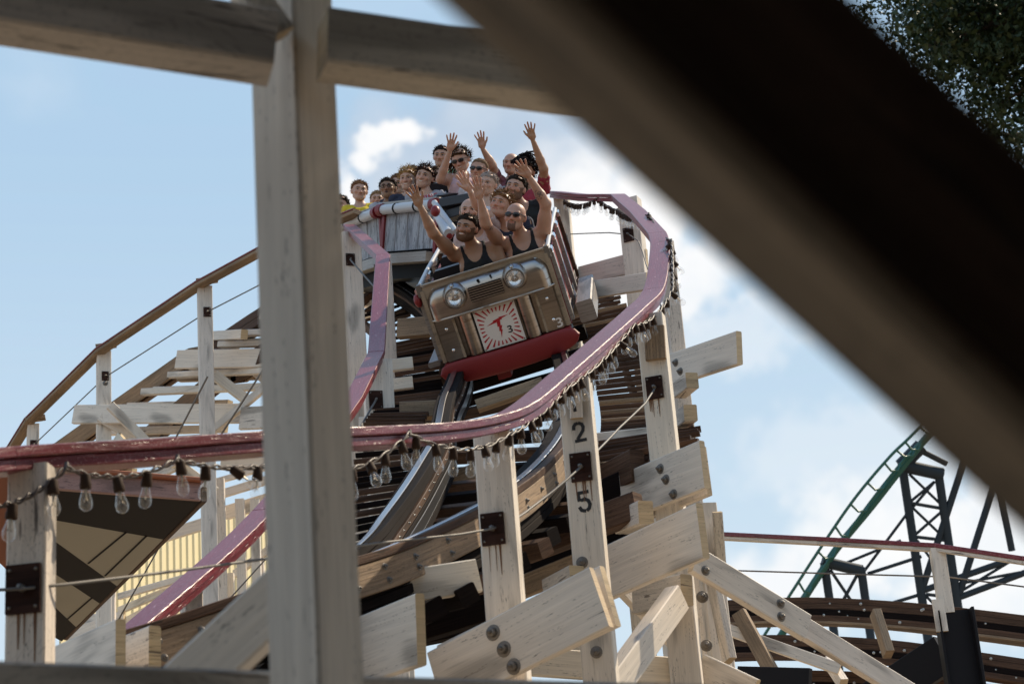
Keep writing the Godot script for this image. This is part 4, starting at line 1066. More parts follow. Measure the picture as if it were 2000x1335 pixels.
# ------------------------------------------------------------------ people: distance fields meshed as surface nets
# a form is [kind, a, b, ra, rb, k, op]; kind 0 = tapered capsule, 1 = ellipsoid (a centre, b radii, ra = Basis inverse or null)
func cap(a: Vector3, b: Vector3, ra: float, rb: float, k := 0.03, op := 0) -> Array: return [0, a, b, ra, rb, k, op]
func egg(c: Vector3, r: Vector3, k := 0.03, bs := Basis(), op := 0) -> Array: return [1, c, r, bs, 0.0, k, op]
func net(forms: Array, cell: float, out: MB, color: Callable, inflate := 0.0, clip = null, rough := 0.0, taper := 0.0) -> void:
	var lo := Vector3.ONE * 1e9; var hi := -lo
	var boxes := []
	for f in forms:
		var a: Vector3; var b: Vector3
		if f[0] == 0:
			var r: float = maxf(f[3], f[4])
			a = (f[1] as Vector3).min(f[2]) - Vector3.ONE * r; b = (f[1] as Vector3).max(f[2]) + Vector3.ONE * r
		else:
			var bs: Basis = f[3]; var r: Vector3 = f[2]
			var e := Vector3.ZERO
			for ax in 3: e[ax] = sqrt(pow(bs.x[ax] * r.x, 2) + pow(bs.y[ax] * r.y, 2) + pow(bs.z[ax] * r.z, 2))
			a = f[1] - e; b = f[1] + e
		boxes.append([a, b])
		if f[6] == 0: lo = lo.min(a); hi = hi.max(b)
	var pad := Vector3.ONE * (cell * 3 + inflate)
	lo -= pad; hi += pad
	var nx := int((hi.x - lo.x) / cell) + 2; var ny := int((hi.y - lo.y) / cell) + 2; var nz := int((hi.z - lo.z) / cell) + 2
	var field := PackedFloat32Array(); field.resize(nx * ny * nz); field.fill(1.0)
	for fi in forms.size():
		var f: Array = forms[fi]
		var k: float = f[5]
		var grow := Vector3.ONE * (k + cell * 2.5 + inflate)
		var a: Vector3 = (boxes[fi][0] - grow - lo) / cell; var b: Vector3 = (boxes[fi][1] + grow - lo) / cell
		var x0 := maxi(0, int(a.x)); var x1 := mini(nx - 1, int(b.x) + 1)
		var y0 := maxi(0, int(a.y)); var y1 := mini(ny - 1, int(b.y) + 1)
		var z0 := maxi(0, int(a.z)); var z1 := mini(nz - 1, int(b.z) + 1)
		var pa: Vector3 = f[1]; var pb: Vector3 = f[2]
		var ca: bool = f[0] == 0
		var ab := pb - pa
		var inv := 1.0 / maxf(ab.length_squared(), 1e-9)
		var ra: float = f[3] if ca else 0.0
		var dr: float = f[4] - ra if ca else 0.0
		var bi := Basis() if ca else (f[3] as Basis).inverse()
		var cut: bool = f[6] == 1
		for z in range(z0, z1 + 1):
			for y in range(y0, y1 + 1):
				var row := (z * ny + y) * nx
				for x in range(x0, x1 + 1):
					var p := Vector3(lo.x + x * cell, lo.y + y * cell, lo.z + z * cell) - pa
					var d: float
					if ca:
						var t := clampf(p.dot(ab) * inv, 0.0, 1.0)
						d = (p - ab * t).length() - ra - dr * t
					else:
						p = bi * p
						var q := p / pb
						var k0 := q.length()
						d = k0 * (k0 - 1.0) / maxf((q / pb).length(), 1e-6)
					var o := field[row + x]
					if cut:
						var h := maxf(k - absf(o + d), 0.0) / k
						field[row + x] = maxf(o, -d) + h * h * k * 0.25
					else:
						var h := maxf(k - absf(o - d), 0.0) / k
						field[row + x] = minf(o, d) - h * h * k * 0.25
	var ns := noise(3, 24.0, 3)
	if inflate != 0.0 or clip != null or rough > 0.0:
		for z in nz:
			for y in ny:
				var row := (z * ny + y) * nx
				for x in nx:
					var v := field[row + x] - inflate
					if taper > 0.0 and absf(v) < 0.06:
						# thins out to nothing towards the cut
						var c: float = clip.call(lo + Vector3(x, y, z) * cell)
						v = field[row + x] - inflate * clampf(-c / taper, 0.0, 1.0) + ns.get_noise_3dv(lo + Vector3(x, y, z) * cell) * rough * clampf(-c / taper, 0.0, 1.0)
						v = maxf(v, c)
					elif absf(v) < cell * 3.0 + 0.02 or (clip != null and v < 0):
						var p := lo + Vector3(x, y, z) * cell
						if rough > 0.0: v += ns.get_noise_3dv(p) * rough
						if clip != null: v = maxf(v, clip.call(p))
					field[row + x] = v
	# one vertex in each crossed cell
	var sx := 1; var sy := nx; var sz := nx * ny
	var offs := [0, sx, sy, sx + sy, sz, sz + sx, sz + sy, sz + sx + sy]
	var edges := [[0, 1], [2, 3], [4, 5], [6, 7], [0, 2], [1, 3], [4, 6], [5, 7], [0, 4], [1, 5], [2, 6], [3, 7]]
	var corner := [Vector3(0, 0, 0), Vector3(1, 0, 0), Vector3(0, 1, 0), Vector3(1, 1, 0), Vector3(0, 0, 1), Vector3(1, 0, 1), Vector3(0, 1, 1), Vector3(1, 1, 1)]
	var at := {}
	var base := out.v.size()
	var lim := cell * 1.8
	for z in nz - 1:
		for y in ny - 1:
			var row := (z * ny + y) * nx
			for x in nx - 1:
				var i0 := row + x
				if absf(field[i0]) > lim: continue
				var m := 0
				for c in 8:
					if field[i0 + offs[c]] < 0.0: m += 1
				if m == 0 or m == 8: continue
				var s := Vector3.ZERO; var cnt := 0
				for e in edges:
					var va := field[i0 + offs[e[0]]]; var vb := field[i0 + offs[e[1]]]
					if (va < 0.0) != (vb < 0.0):
						s += (corner[e[0]] as Vector3).lerp(corner[e[1]], va / (va - vb)); cnt += 1
				var p := lo + (Vector3(x, y, z) + s / cnt) * cell
				at[i0] = out.v.size()
				out.v.append(p); out.n.append(Vector3.ZERO); out.uv.append(Vector2(p.x, p.y)); out.c.append(color.call(p))
	for i0 in at:
		var v0: int = at[i0]
		for ax in 3:
			var da: int = [sx, sy, sz][ax]
			var fa := field[i0]; var fb := field[i0 + da]
			if (fa < 0.0) == (fb < 0.0): continue
			var u: int = [sy, sz, sx][ax]; var w: int = [sz, sx, sy][ax]
			if not (at.has(i0 - u) and at.has(i0 - w) and at.has(i0 - u - w)): continue
			var b: int = at[i0 - u]; var c: int = at[i0 - u - w]; var d: int = at[i0 - w]
			if fa < 0.0:
				out.i.append_array(PackedInt32Array([v0, c, b, v0, d, c]))
			else:
				out.i.append_array(PackedInt32Array([v0, b, c, v0, c, d]))
			var nn := (out.v[c] - out.v[v0]).cross(out.v[d] - out.v[b])
			var dir := Vector3.ZERO; dir[ax] = 1.0 if fa < 0.0 else -1.0
			if nn.dot(dir) < 0: nn = -nn
			out.n[v0] += nn; out.n[b] += nn; out.n[c] += nn; out.n[d] += nn
	for k in range(base, out.v.size()):
		out.n[k] = out.n[k].normalized()
func append(to: MB, from: MB, xf: Transform3D, tint: Color) -> void:
	var base := to.v.size()
	var flip := xf.basis.determinant() < 0
	var nb := xf.basis.inverse().transposed()
	for k in from.v.size():
		to.v.append(xf * from.v[k]); to.n.append((nb * from.n[k]).normalized()); to.uv.append(from.uv[k]); to.c.append(from.c[k] * tint)
	for k in range(0, from.i.size(), 3):
		if flip: to.i.append_array(PackedInt32Array([from.i[k] + base, from.i[k + 2] + base, from.i[k + 1] + base]))
		else: to.i.append_array(PackedInt32Array([from.i[k] + base, from.i[k + 1] + base, from.i[k + 2] + base]))

var head_mb: MB
var hand_mb: MB
var hair_mb := {}
var beard_mb: MB
var stubble_mb: MB
var bits := {}
func head_forms() -> Array:
	var f := [egg(Vector3(0, 0.035, -0.018), Vector3(0.076, 0.083, 0.096), 0.02), egg(Vector3(0, -0.020, 0.012), Vector3(0.066, 0.085, 0.076), 0.03), egg(Vector3(0, -0.080, 0.038), Vector3(0.040, 0.033, 0.042), 0.035),
		cap(Vector3(-0.046, -0.060, -0.012), Vector3(-0.016, -0.094, 0.058), 0.020, 0.018, 0.03), cap(Vector3(0.046, -0.060, -0.012), Vector3(0.016, -0.094, 0.058), 0.020, 0.018, 0.03),
		cap(Vector3(0, 0.010, 0.083), Vector3(0, -0.030, 0.103), 0.008, 0.013, 0.014), cap(Vector3(-0.011, -0.033, 0.093), Vector3(0.011, -0.033, 0.093), 0.010, 0.010, 0.010),
		cap(Vector3(-0.043, 0.026, 0.066), Vector3(-0.010, 0.023, 0.083), 0.010, 0.010, 0.014), cap(Vector3(0.043, 0.026, 0.066), Vector3(0.010, 0.023, 0.083), 0.010, 0.010, 0.014),
		egg(Vector3(-0.040, -0.022, 0.062), Vector3(0.020, 0.018, 0.018), 0.02), egg(Vector3(0.040, -0.022, 0.062), Vector3(0.020, 0.018, 0.018), 0.02),
		egg(Vector3(-0.031, 0.006, 0.090), Vector3(0.018, 0.011, 0.014), 0.012, Basis(), 1), egg(Vector3(0.031, 0.006, 0.090), Vector3(0.018, 0.011, 0.014), 0.012, Basis(), 1),
		cap(Vector3(-0.018, -0.059, 0.083), Vector3(0.018, -0.059, 0.083), 0.007, 0.007, 0.008),
		egg(Vector3(-0.079, -0.004, -0.012), Vector3(0.010, 0.032, 0.020), 0.008, Basis(Vector3.UP, 0.3)), egg(Vector3(0.079, -0.004, -0.012), Vector3(0.010, 0.032, 0.020), 0.008, Basis(Vector3.UP, -0.3))]
	return f
func make_body_parts() -> void:
	head_mb = MB.new()
	var shade := func(p: Vector3) -> Color:
		if p.z > 0.07 and absf(p.x) < 0.024 and absf(p.y + 0.060) < 0.007: return Color(0.80, 0.48, 0.46)
		if absf(p.x) > 0.082: return Color(1.0, 0.80, 0.75)
		if p.z > 0.05 and absf(p.y + 0.02) < 0.022: return Color(1.04, 0.90, 0.86)
		return Color(1, 1, 1)
	net(head_forms(), 0.0062, head_mb, shade)
	var hf := [cap(Vector3(-0.026, 0.012, 0), Vector3(-0.028, 0.085, 0), 0.017, 0.013, 0.012), cap(Vector3(0.0, 0.010, 0), Vector3(-0.004, 0.088, 0), 0.018, 0.013, 0.012), cap(Vector3(0.022, 0.014, 0), Vector3(0.026, 0.082, 0), 0.018, 0.013, 0.012), cap(Vector3(0, -0.03, 0), Vector3(0, 0.02, 0), 0.025, 0.026, 0.02)]
	for q in [[-0.034, 0.078, -0.056, 0.128, -0.062, 0.148, 0.0085], [-0.013, 0.088, -0.022, 0.148, -0.025, 0.172, 0.0095], [0.008, 0.090, 0.010, 0.156, 0.010, 0.184, 0.0098], [0.029, 0.084, 0.040, 0.142, 0.044, 0.166, 0.0095]]:
		hf.append(cap(Vector3(q[0], q[1], 0), Vector3(q[2], q[3], 0.006), q[6] + 0.001, q[6], 0.005)); hf.append(cap(Vector3(q[2], q[3], 0.006), Vector3(q[4], q[5], 0.014), q[6], q[6] - 0.0015, 0.003))
	hf.append(cap(Vector3(0.026, 0.022, 0.006), Vector3(0.058, 0.066, 0.016), 0.016, 0.011, 0.012)); hf.append(cap(Vector3(0.058, 0.066, 0.016), Vector3(0.070, 0.100, 0.018), 0.011, 0.009, 0.004))
	hand_mb = MB.new()
	net(hf, 0.0046, hand_mb, func(p: Vector3) -> Color: return Color(1.05, 0.92, 0.88) if p.y > 0.13 else Color(1, 1, 1))
	# hair: the skull grown a little and cut at the hairline
	var skull := [egg(Vector3(0, 0.035, -0.018), Vector3(0.076, 0.083, 0.096), 0.02), egg(Vector3(0, -0.020, -0.004), Vector3(0.068, 0.080, 0.078), 0.03)]
	var white := func(p: Vector3) -> Color: return Color(1, 1, 1) * (0.92 + 0.16 * absf(sin(p.x * 330.0 + sin(p.z * 150.0) * 2.0)))
	for q in [["short", 0.013, 0.018, 0.066], ["tousled", 0.022, 0.034, 0.062], ["crop", 0.007, 0.008, 0.070]]:
		var mb := MB.new()
		var hl: float = q[3]
		net(skull, 0.0075, mb, white, q[1], func(p: Vector3) -> float: return maxf(-(p.y - hl + maxf(0.0, -p.z + 0.035) * 0.95 + absf(p.x) * 0.20) * 0.7, -p.y - 0.065), q[2], 0.018)
		var tips: int = {"short": 420, "tousled": 520, "crop": 260}[q[0]]
		var long: float = {"short": 0.020, "tousled": 0.040, "crop": 0.008}[q[0]]
		var nv := mb.v.size()
		for k in tips:
			var j := rng.randi() % nv
			var p := mb.v[j]; var nn := mb.n[j]
			if nn.dot(p) < 0 or p.z > 0.045: continue
			var dir := (nn * 0.7 + Vector3(rng.randf_range(-0.5, 0.5), 0.35, rng.randf_range(-0.9, 0.3))).normalized()
			var sd := dir.cross(Vector3(rng.randfn(), rng.randfn(), rng.randfn())).normalized() * 0.0032
			mb.tint = Color(1, 1, 1) * rng.randf_range(0.7, 1.5)
			mb.quad(p - sd - nn * 0.004, p + sd - nn * 0.004, p + dir * long * rng.randf_range(0.5, 1.2) + sd * 0.2, p + dir * long * rng.randf_range(0.6, 1.2) - sd * 0.2, nn)
		hair_mb[q[0]] = mb
	# a rim of hair round a bald crown
	var rm := MB.new()
	net(skull, 0.0075, rm, white, 0.008, func(p: Vector3) -> float: return maxf(maxf(p.y - 0.055 , -p.y - 0.06), p.z - 0.02 + p.y * 0.2), 0.005)
	hair_mb["rim"] = rm
	var jaw := head_forms().slice(0, 5)
	beard_mb = MB.new()
	net(jaw, 0.0065, beard_mb, white, 0.0045, func(p: Vector3) -> float: return maxf(maxf(p.y + 0.043 - absf(p.x) * 0.75, -p.z - 0.012), -(absf(p.x) + absf(p.y + 0.060) * 2.0 - 0.026) if p.z > 0.06 else -1.0) * 0.8, 0.005)
	stubble_mb = MB.new()
	net(jaw, 0.0065, stubble_mb, white, 0.0045, func(p: Vector3) -> float: return maxf(maxf(maxf(p.y + 0.045, absf(p.x) - 0.034), -p.z + 0.03), -(absf(p.x) + absf(p.y + 0.060) * 2.0 - 0.022) if p.z > 0.06 else -1.0) * 0.8, 0.003)
	# eyes, brows, glasses, mouths
	for s in [-1, 1]:
		var e := MB.new(); e.tint = Color(0.50, 0.46, 0.42)
		e.ball(Vector3(s * 0.031, 0.005, 0.0775), Vector3(0.0125, 0.0058, 0.006), Transform3D(), 6, 10)
		e.tint = Color(0.02, 0.014, 0.01)
		e.ball(Vector3(s * 0.031, 0.005, 0.0815), Vector3(0.0058, 0.0056, 0.0035), Transform3D(), 6, 10)
		e.tube([Vector3(s * 0.017, 0.010, 0.081), Vector3(s * 0.031, 0.0122, 0.0815), Vector3(s * 0.045, 0.009, 0.075)], 0.0022, 5)
		bits["eye%d" % s] = e.mesh()
	var br := MB.new()
	for s in [-1, 1]: br.tube([Vector3(s * 0.012, 0.026, 0.0925), Vector3(s * 0.030, 0.031, 0.087), Vector3(s * 0.050, 0.025, 0.070)], [0.0042, 0.0046, 0.002], 6)
	bits["brows"] = br.mesh()
	var sg := MB.new()
	for s in [-1, 1]:
		var bs := Basis(Vector3.UP, s * 0.28)
		sg.ball(Vector3.ZERO, Vector3(0.029, 0.021, 0.006), Transform3D(bs, Vector3(s * 0.033, 0.006, 0.094)), 8, 14)
		sg.tube([Vector3(s * 0.060, 0.014, 0.084), Vector3(s * 0.082, 0.010, 0.03), Vector3(s * 0.085, 0.006, -0.015)], 0.0028, 5)
	sg.tube([Vector3(-0.008, 0.012, 0.100), Vector3(0.008, 0.012, 0.100)], 0.003, 5)
	bits["shades"] = sg.mesh()
	var gl := MB.new()
	for s in [-1, 1]:
		var ring := []
		for k in 17:
			ring.append(Vector3(s * 0.032 + cos(TAU * k / 16) * 0.024, 0.004 + sin(TAU * k / 16) * 0.017, 0.096 - absf(cos(TAU * k / 16) * 0.024 + 0.024) * 0.15))
		gl.tube(ring, 0.0026, 5)
		gl.tube([Vector3(s * 0.057, 0.010, 0.090), Vector3(s * 0.083, 0.008, 0.02), Vector3(s * 0.085, 0.004, -0.015)], 0.0024, 5)
	gl.tube([Vector3(-0.008, 0.010, 0.098), Vector3(0.008, 0.010, 0.098)], 0.0026, 5)
	bits["glasses"] = gl.mesh()
	var sm := MB.new(); sm.tint = Color(0.75, 0.70, 0.62)
	sm.ball(Vector3(0, -0.0585, 0.0865), Vector3(0.021, 0.0058, 0.0055), Transform3D(), 6, 12)
	bits["smile"] = sm.mesh()
	var om := MB.new(); om.tint = Color(0.05, 0.012, 0.012)
	om.ball(Vector3(0, -0.061, 0.0865), Vector3(0.016, 0.013, 0.006), Transform3D(), 6, 12)
	bits["open"] = om.mesh()

# one rider. head: [px, py, m]; turn: yaw, pitch, roll of the head in degrees as seen; arms: [elbow, wrist, fingertip, thumb side] each in pixels
func person(q: Dictionary) -> Node3D:
	var s: float = q.get("s", 1.0)
	var hp := PA(q.head)
	var tb: Basis = q.get("torso", Basis(Vector3.UP, q.get("torso_yaw", 0.0)))
	var seat := hp - tb.y * 0.75 * s
	var th := thing("person", seat, q.label, "person", "riders on the coaster train")
	var skin: Color = q.get("skin", Color(0.42, 0.25, 0.17))
	var H := hp - seat
	var vary := Vector3(rng.randf_range(0.95, 1.05), rng.randf_range(0.95, 1.05), rng.randf_range(0.95, 1.05))
	var turn: Vector3 = q.get("turn", Vector3.ZERO)
	var hb := cam_t.basis * Basis.from_euler(Vector3(deg_to_rad(-turn.y), deg_to_rad(turn.x), deg_to_rad(turn.z)), EULER_ORDER_YXZ)
	var N := H - tb.y * 0.175 * s - hb.z * 0.012 - tb.z * 0.03
	var wide: float = q.get("wide", 1.0) * s
	var shl := N + tb * Vector3(-0.165 * wide, -0.055 * s, -0.01); var shr := N + tb * Vector3(0.165 * wide, -0.055 * s, -0.01)
	if q.has("left_arm"): shl += tb.y * 0.035
	if q.has("right_arm"): shr += tb.y * 0.035
	var torso := [egg(N + tb * Vector3(0, -0.20, 0.0) * s, Vector3(0.165 * wide, 0.20 * s, 0.115 * s), 0.06, tb), egg(N + tb * Vector3(0, -0.40, 0.01) * s, Vector3(0.150 * wide, 0.20 * s, 0.12 * s), 0.06, tb),
		cap(N + tb * Vector3(0, -0.035, -0.01) * s, shl, 0.052 * s, 0.058 * s, 0.05), cap(N + tb * Vector3(0, -0.035, -0.01) * s, shr, 0.052 * s, 0.058 * s, 0.05),
		egg(N + tb * Vector3(-0.075, -0.16, 0.07) * s, Vector3(0.085, 0.07, 0.05) * s, 0.05, tb), egg(N + tb * Vector3(0.075, -0.16, 0.07) * s, Vector3(0.085, 0.07, 0.05) * s, 0.05, tb),
		cap(N + tb * Vector3(-0.09, -0.56, 0.02) * s, N + tb * Vector3(-0.10, -0.62, 0.34) * s, 0.085 * s, 0.06 * s, 0.05), cap(N + tb * Vector3(0.09, -0.56, 0.02) * s, N + tb * Vector3(0.10, -0.62, 0.34) * s, 0.085 * s, 0.06 * s, 0.05)]
	if not q.has("torso"): torso.resize(6)
	var forms := torso.duplicate()
	forms.append(cap(N - tb.y * 0.02, H + hb * Vector3(0, -0.045, -0.022) * s, 0.058 * s, 0.052 * s, 0.035))
	var uppers := []
	var hands := []
	for side in [["left_arm", shl, -1.0], ["right_arm", shr, 1.0]]:
		var sh: Vector3 = side[1]
		if q.has(side[0]):
			var a: Array = q[side[0]]
			var el := PA(a[0]) - seat; var wr := PA(a[1]) - seat; var tip := PA(a[2]) - seat
			uppers.append(cap(sh, el, 0.056 * s, 0.044 * s, 0.04))
			uppers.append(egg(sh.lerp(el, 0.42), Vector3(0.054, 0.054, 0.09) * s, 0.05, basis_along(el - sh)))
			forms.append(cap(el, el.lerp(wr, 0.32), 0.043 * s, 0.046 * s, 0.02)); forms.append(cap(el.lerp(wr, 0.32), wr, 0.046 * s, 0.027 * s, 0.02))
			var y := (tip - wr).normalized()
			var z: Vector3 = (cam_t.origin - PA(a[1]) + (cam_t.basis.x * a[4] * 10.0 if a.size() > 4 else Vector3.ZERO)).normalized()
			var x: Vector3 = y.cross(z).normalized(); z = x.cross(y)
			var k: float = s * q.get("hand", 1.0)
			hands.append(Transform3D(Basis(x * a[3] * k, y * k, z * k), wr + y * 0.025 * k))
		else:
			var el: Vector3 = sh + tb * Vector3(side[2] * 0.04, -0.27, 0.07 if q.has("torso") else -0.05) * s
			var wr: Vector3 = N + tb * (Vector3(side[2] * 0.12, -0.36, 0.30) if q.has("torso") else Vector3(side[2] * 0.10, -0.48, 0.04)) * s
			uppers.append(cap(sh, el, 0.056 * s, 0.044 * s, 0.04))
			forms.append(cap(el, wr, 0.044 * s, 0.028 * s, 0.02))
			hands.append(Transform3D(Basis(tb.x * -side[2], tb.z, tb.y * -1.0) * s, wr) if q.has("torso") else Transform3D(Basis(tb.z, -tb.y, tb.x * side[2]) * s, wr))
	forms.append_array(uppers)
	var marks: Array = q.get("tattoos", [])
	var mk := []
	for m in marks: mk.append([PA([m[0], m[1], m[2]]) - seat, m[3]])
	var ns := noise(int(hp.x * 100) + 7, 24.0, 2)
	var body := MB.new()
	net(forms, q.get("cell", 0.017), body, func(p: Vector3) -> Color:
		var c := skin * (1.0 + ns.get_noise_3dv(p) * 0.06)
		for m in mk:
			if p.distance_to(m[0]) < m[1] and ns.get_noise_3dv(p * 3.0) > -0.08: c = c.lerp(Color(0.035, 0.035, 0.045), 0.75)
		c.a = 1.0
		return c)
	append(body, head_mb, Transform3D(hb * Basis.from_scale(Vector3(q.get("face", 1.07) * vary.x, vary.y, 1.03 * vary.z) * s * 1.07), H), skin)
	for h in hands: append(body, hand_mb, h, skin)
	part(th, "body", body.mesh(), mats.skin)
	# clothes: the trunk grown a little, cut at neck and arms
	var cl := MB.new(); var col: Color = q.get("shirt", Color(0.02, 0.02, 0.025))
	var wear: Array = torso.duplicate()
	var inv := tb.inverse()
	var tank: bool = q.get("tank", false)
	if not tank:
		for u in uppers: wear.append(u)
	var NN := N
	var cutter := func(p: Vector3) -> float:
		var l := inv * (p - NN) / s
		if tank:
			# scooped neck and deep armholes leave two straps
			var neck := 0.085 - Vector2(l.x, (l.y - 0.02) * 0.62).length() if l.z > 0 else 0.065 - Vector2(l.x, l.y * 0.9).length()
			var arm := absf(l.x) - (0.112 + maxf(0.0, -l.y - 0.10) * 0.42)
			return maxf(maxf(neck, arm), -l.y - 0.70)
		var neck2 := 0.075 - Vector2(l.x, (l.y - 0.015) * 0.9).length()
		return maxf(neck2, maxf(-l.y - 0.70, l.y - 0.10))
	if not tank:
		# sleeves end above the elbow
		var sl := []
		for u in uppers:
			if u[0] == 0: sl.append(cap(u[1], (u[1] as Vector3).lerp(u[2], 0.55), u[3], u[3], 0.04))
		wear = torso + sl
	net(wear, q.get("cell", 0.017), cl, func(p: Vector3) -> Color:
		var c: Color = col * (1.0 + ns.get_noise_3dv(p * 0.6) * 0.22); c.a = 1.0
		return c, 0.010, cutter, 0.016)
	part(th, q.get("garment", "tank_top" if tank else "t_shirt"), cl.mesh(), mats.cloth)
	# head things
	var ht := Transform3D(hb * Basis.from_scale(Vector3(q.get("face", 1.07) * vary.x, vary.y, 1.03 * vary.z) * s * 1.07), H)
	var hc: Color = q.get("hair_color", Color(0.02, 0.013, 0.009))
	if q.get("hair", "short") != "none":
		var hm := MB.new(); append(hm, hair_mb[q.get("hair", "short")], ht, hc)
		if q.has("locks"):
			for l in q.locks:
				var p := []
				for w in l: p.append(PA(w) - seat)
				hm.tint = hc * rng.randf_range(0.7, 1.4)
				var r := []
				for w in p.size(): r.append(lerpf(0.018, 0.003, float(w) / (p.size() - 1)))
				for j in 7:
					var p2 := []
					for w in p.size(): p2.append(p[w] + Vector3(rng.randf_range(-1, 1), rng.randf_range(-1, 1), rng.randf_range(-1, 1)) * lerpf(0.02, 0.05, float(w) / (p.size() - 1)))
					p2 = catmull(p2, 3)
					var r2 := []
					for w in p2.size(): r2.append(lerpf(0.009, 0.002, float(w) / (p2.size() - 1)))
					hm.tube(p2, r2, 5)
		part(th, "hair", hm.mesh(), mats.hair)
	if q.has("beard"):
		var bm := MB.new(); append(bm, beard_mb if q.beard == "full" else stubble_mb, ht, (hc * 0.6 + skin * 0.34) if q.beard == "full" else hc * 1.6)
		part(th, "beard", bm.mesh(), mats.hair)
	if q.get("eyes", "eyes") == "shades": part(th, "sunglasses", bits["shades"], mats.lens, ht)
	else:
		part(th, "eye", bits["eye-1"], mats.skin, ht); part(th, "eye", bits["eye1"], mats.skin, ht)
		if q.get("eyes", "eyes") == "glasses": part(th, "glasses", bits["glasses"], mats.lens, ht)
	if q.get("eyes", "eyes") != "shades":
		var bm2 := MB.new(); bm2.tint = hc
		var o := part(th, "eyebrows", bits["brows"], brow_mat(hc), ht)
	if q.has("mouth"): part(th, "mouth", bits[q.mouth], mats.skin, ht)
	th.set_meta("chest", [N, tb])
	return th
var brow_mats := {}
func brow_mat(c: Color) -> Material:
	if not brow_mats.has(c):
		var m := StandardMaterial3D.new(); m.resource_name = "brow_hair"; m.albedo_color = c.linear_to_srgb(); m.roughness = 0.7
		brow_mats[c] = m
	return brow_mats[c]
func basis_along(z: Vector3) -> Basis:
	var a := z.normalized(); var x := a.cross(Vector3(0.3, 0.1, 0.9)).normalized()
	return Basis(x, a.cross(x), a)

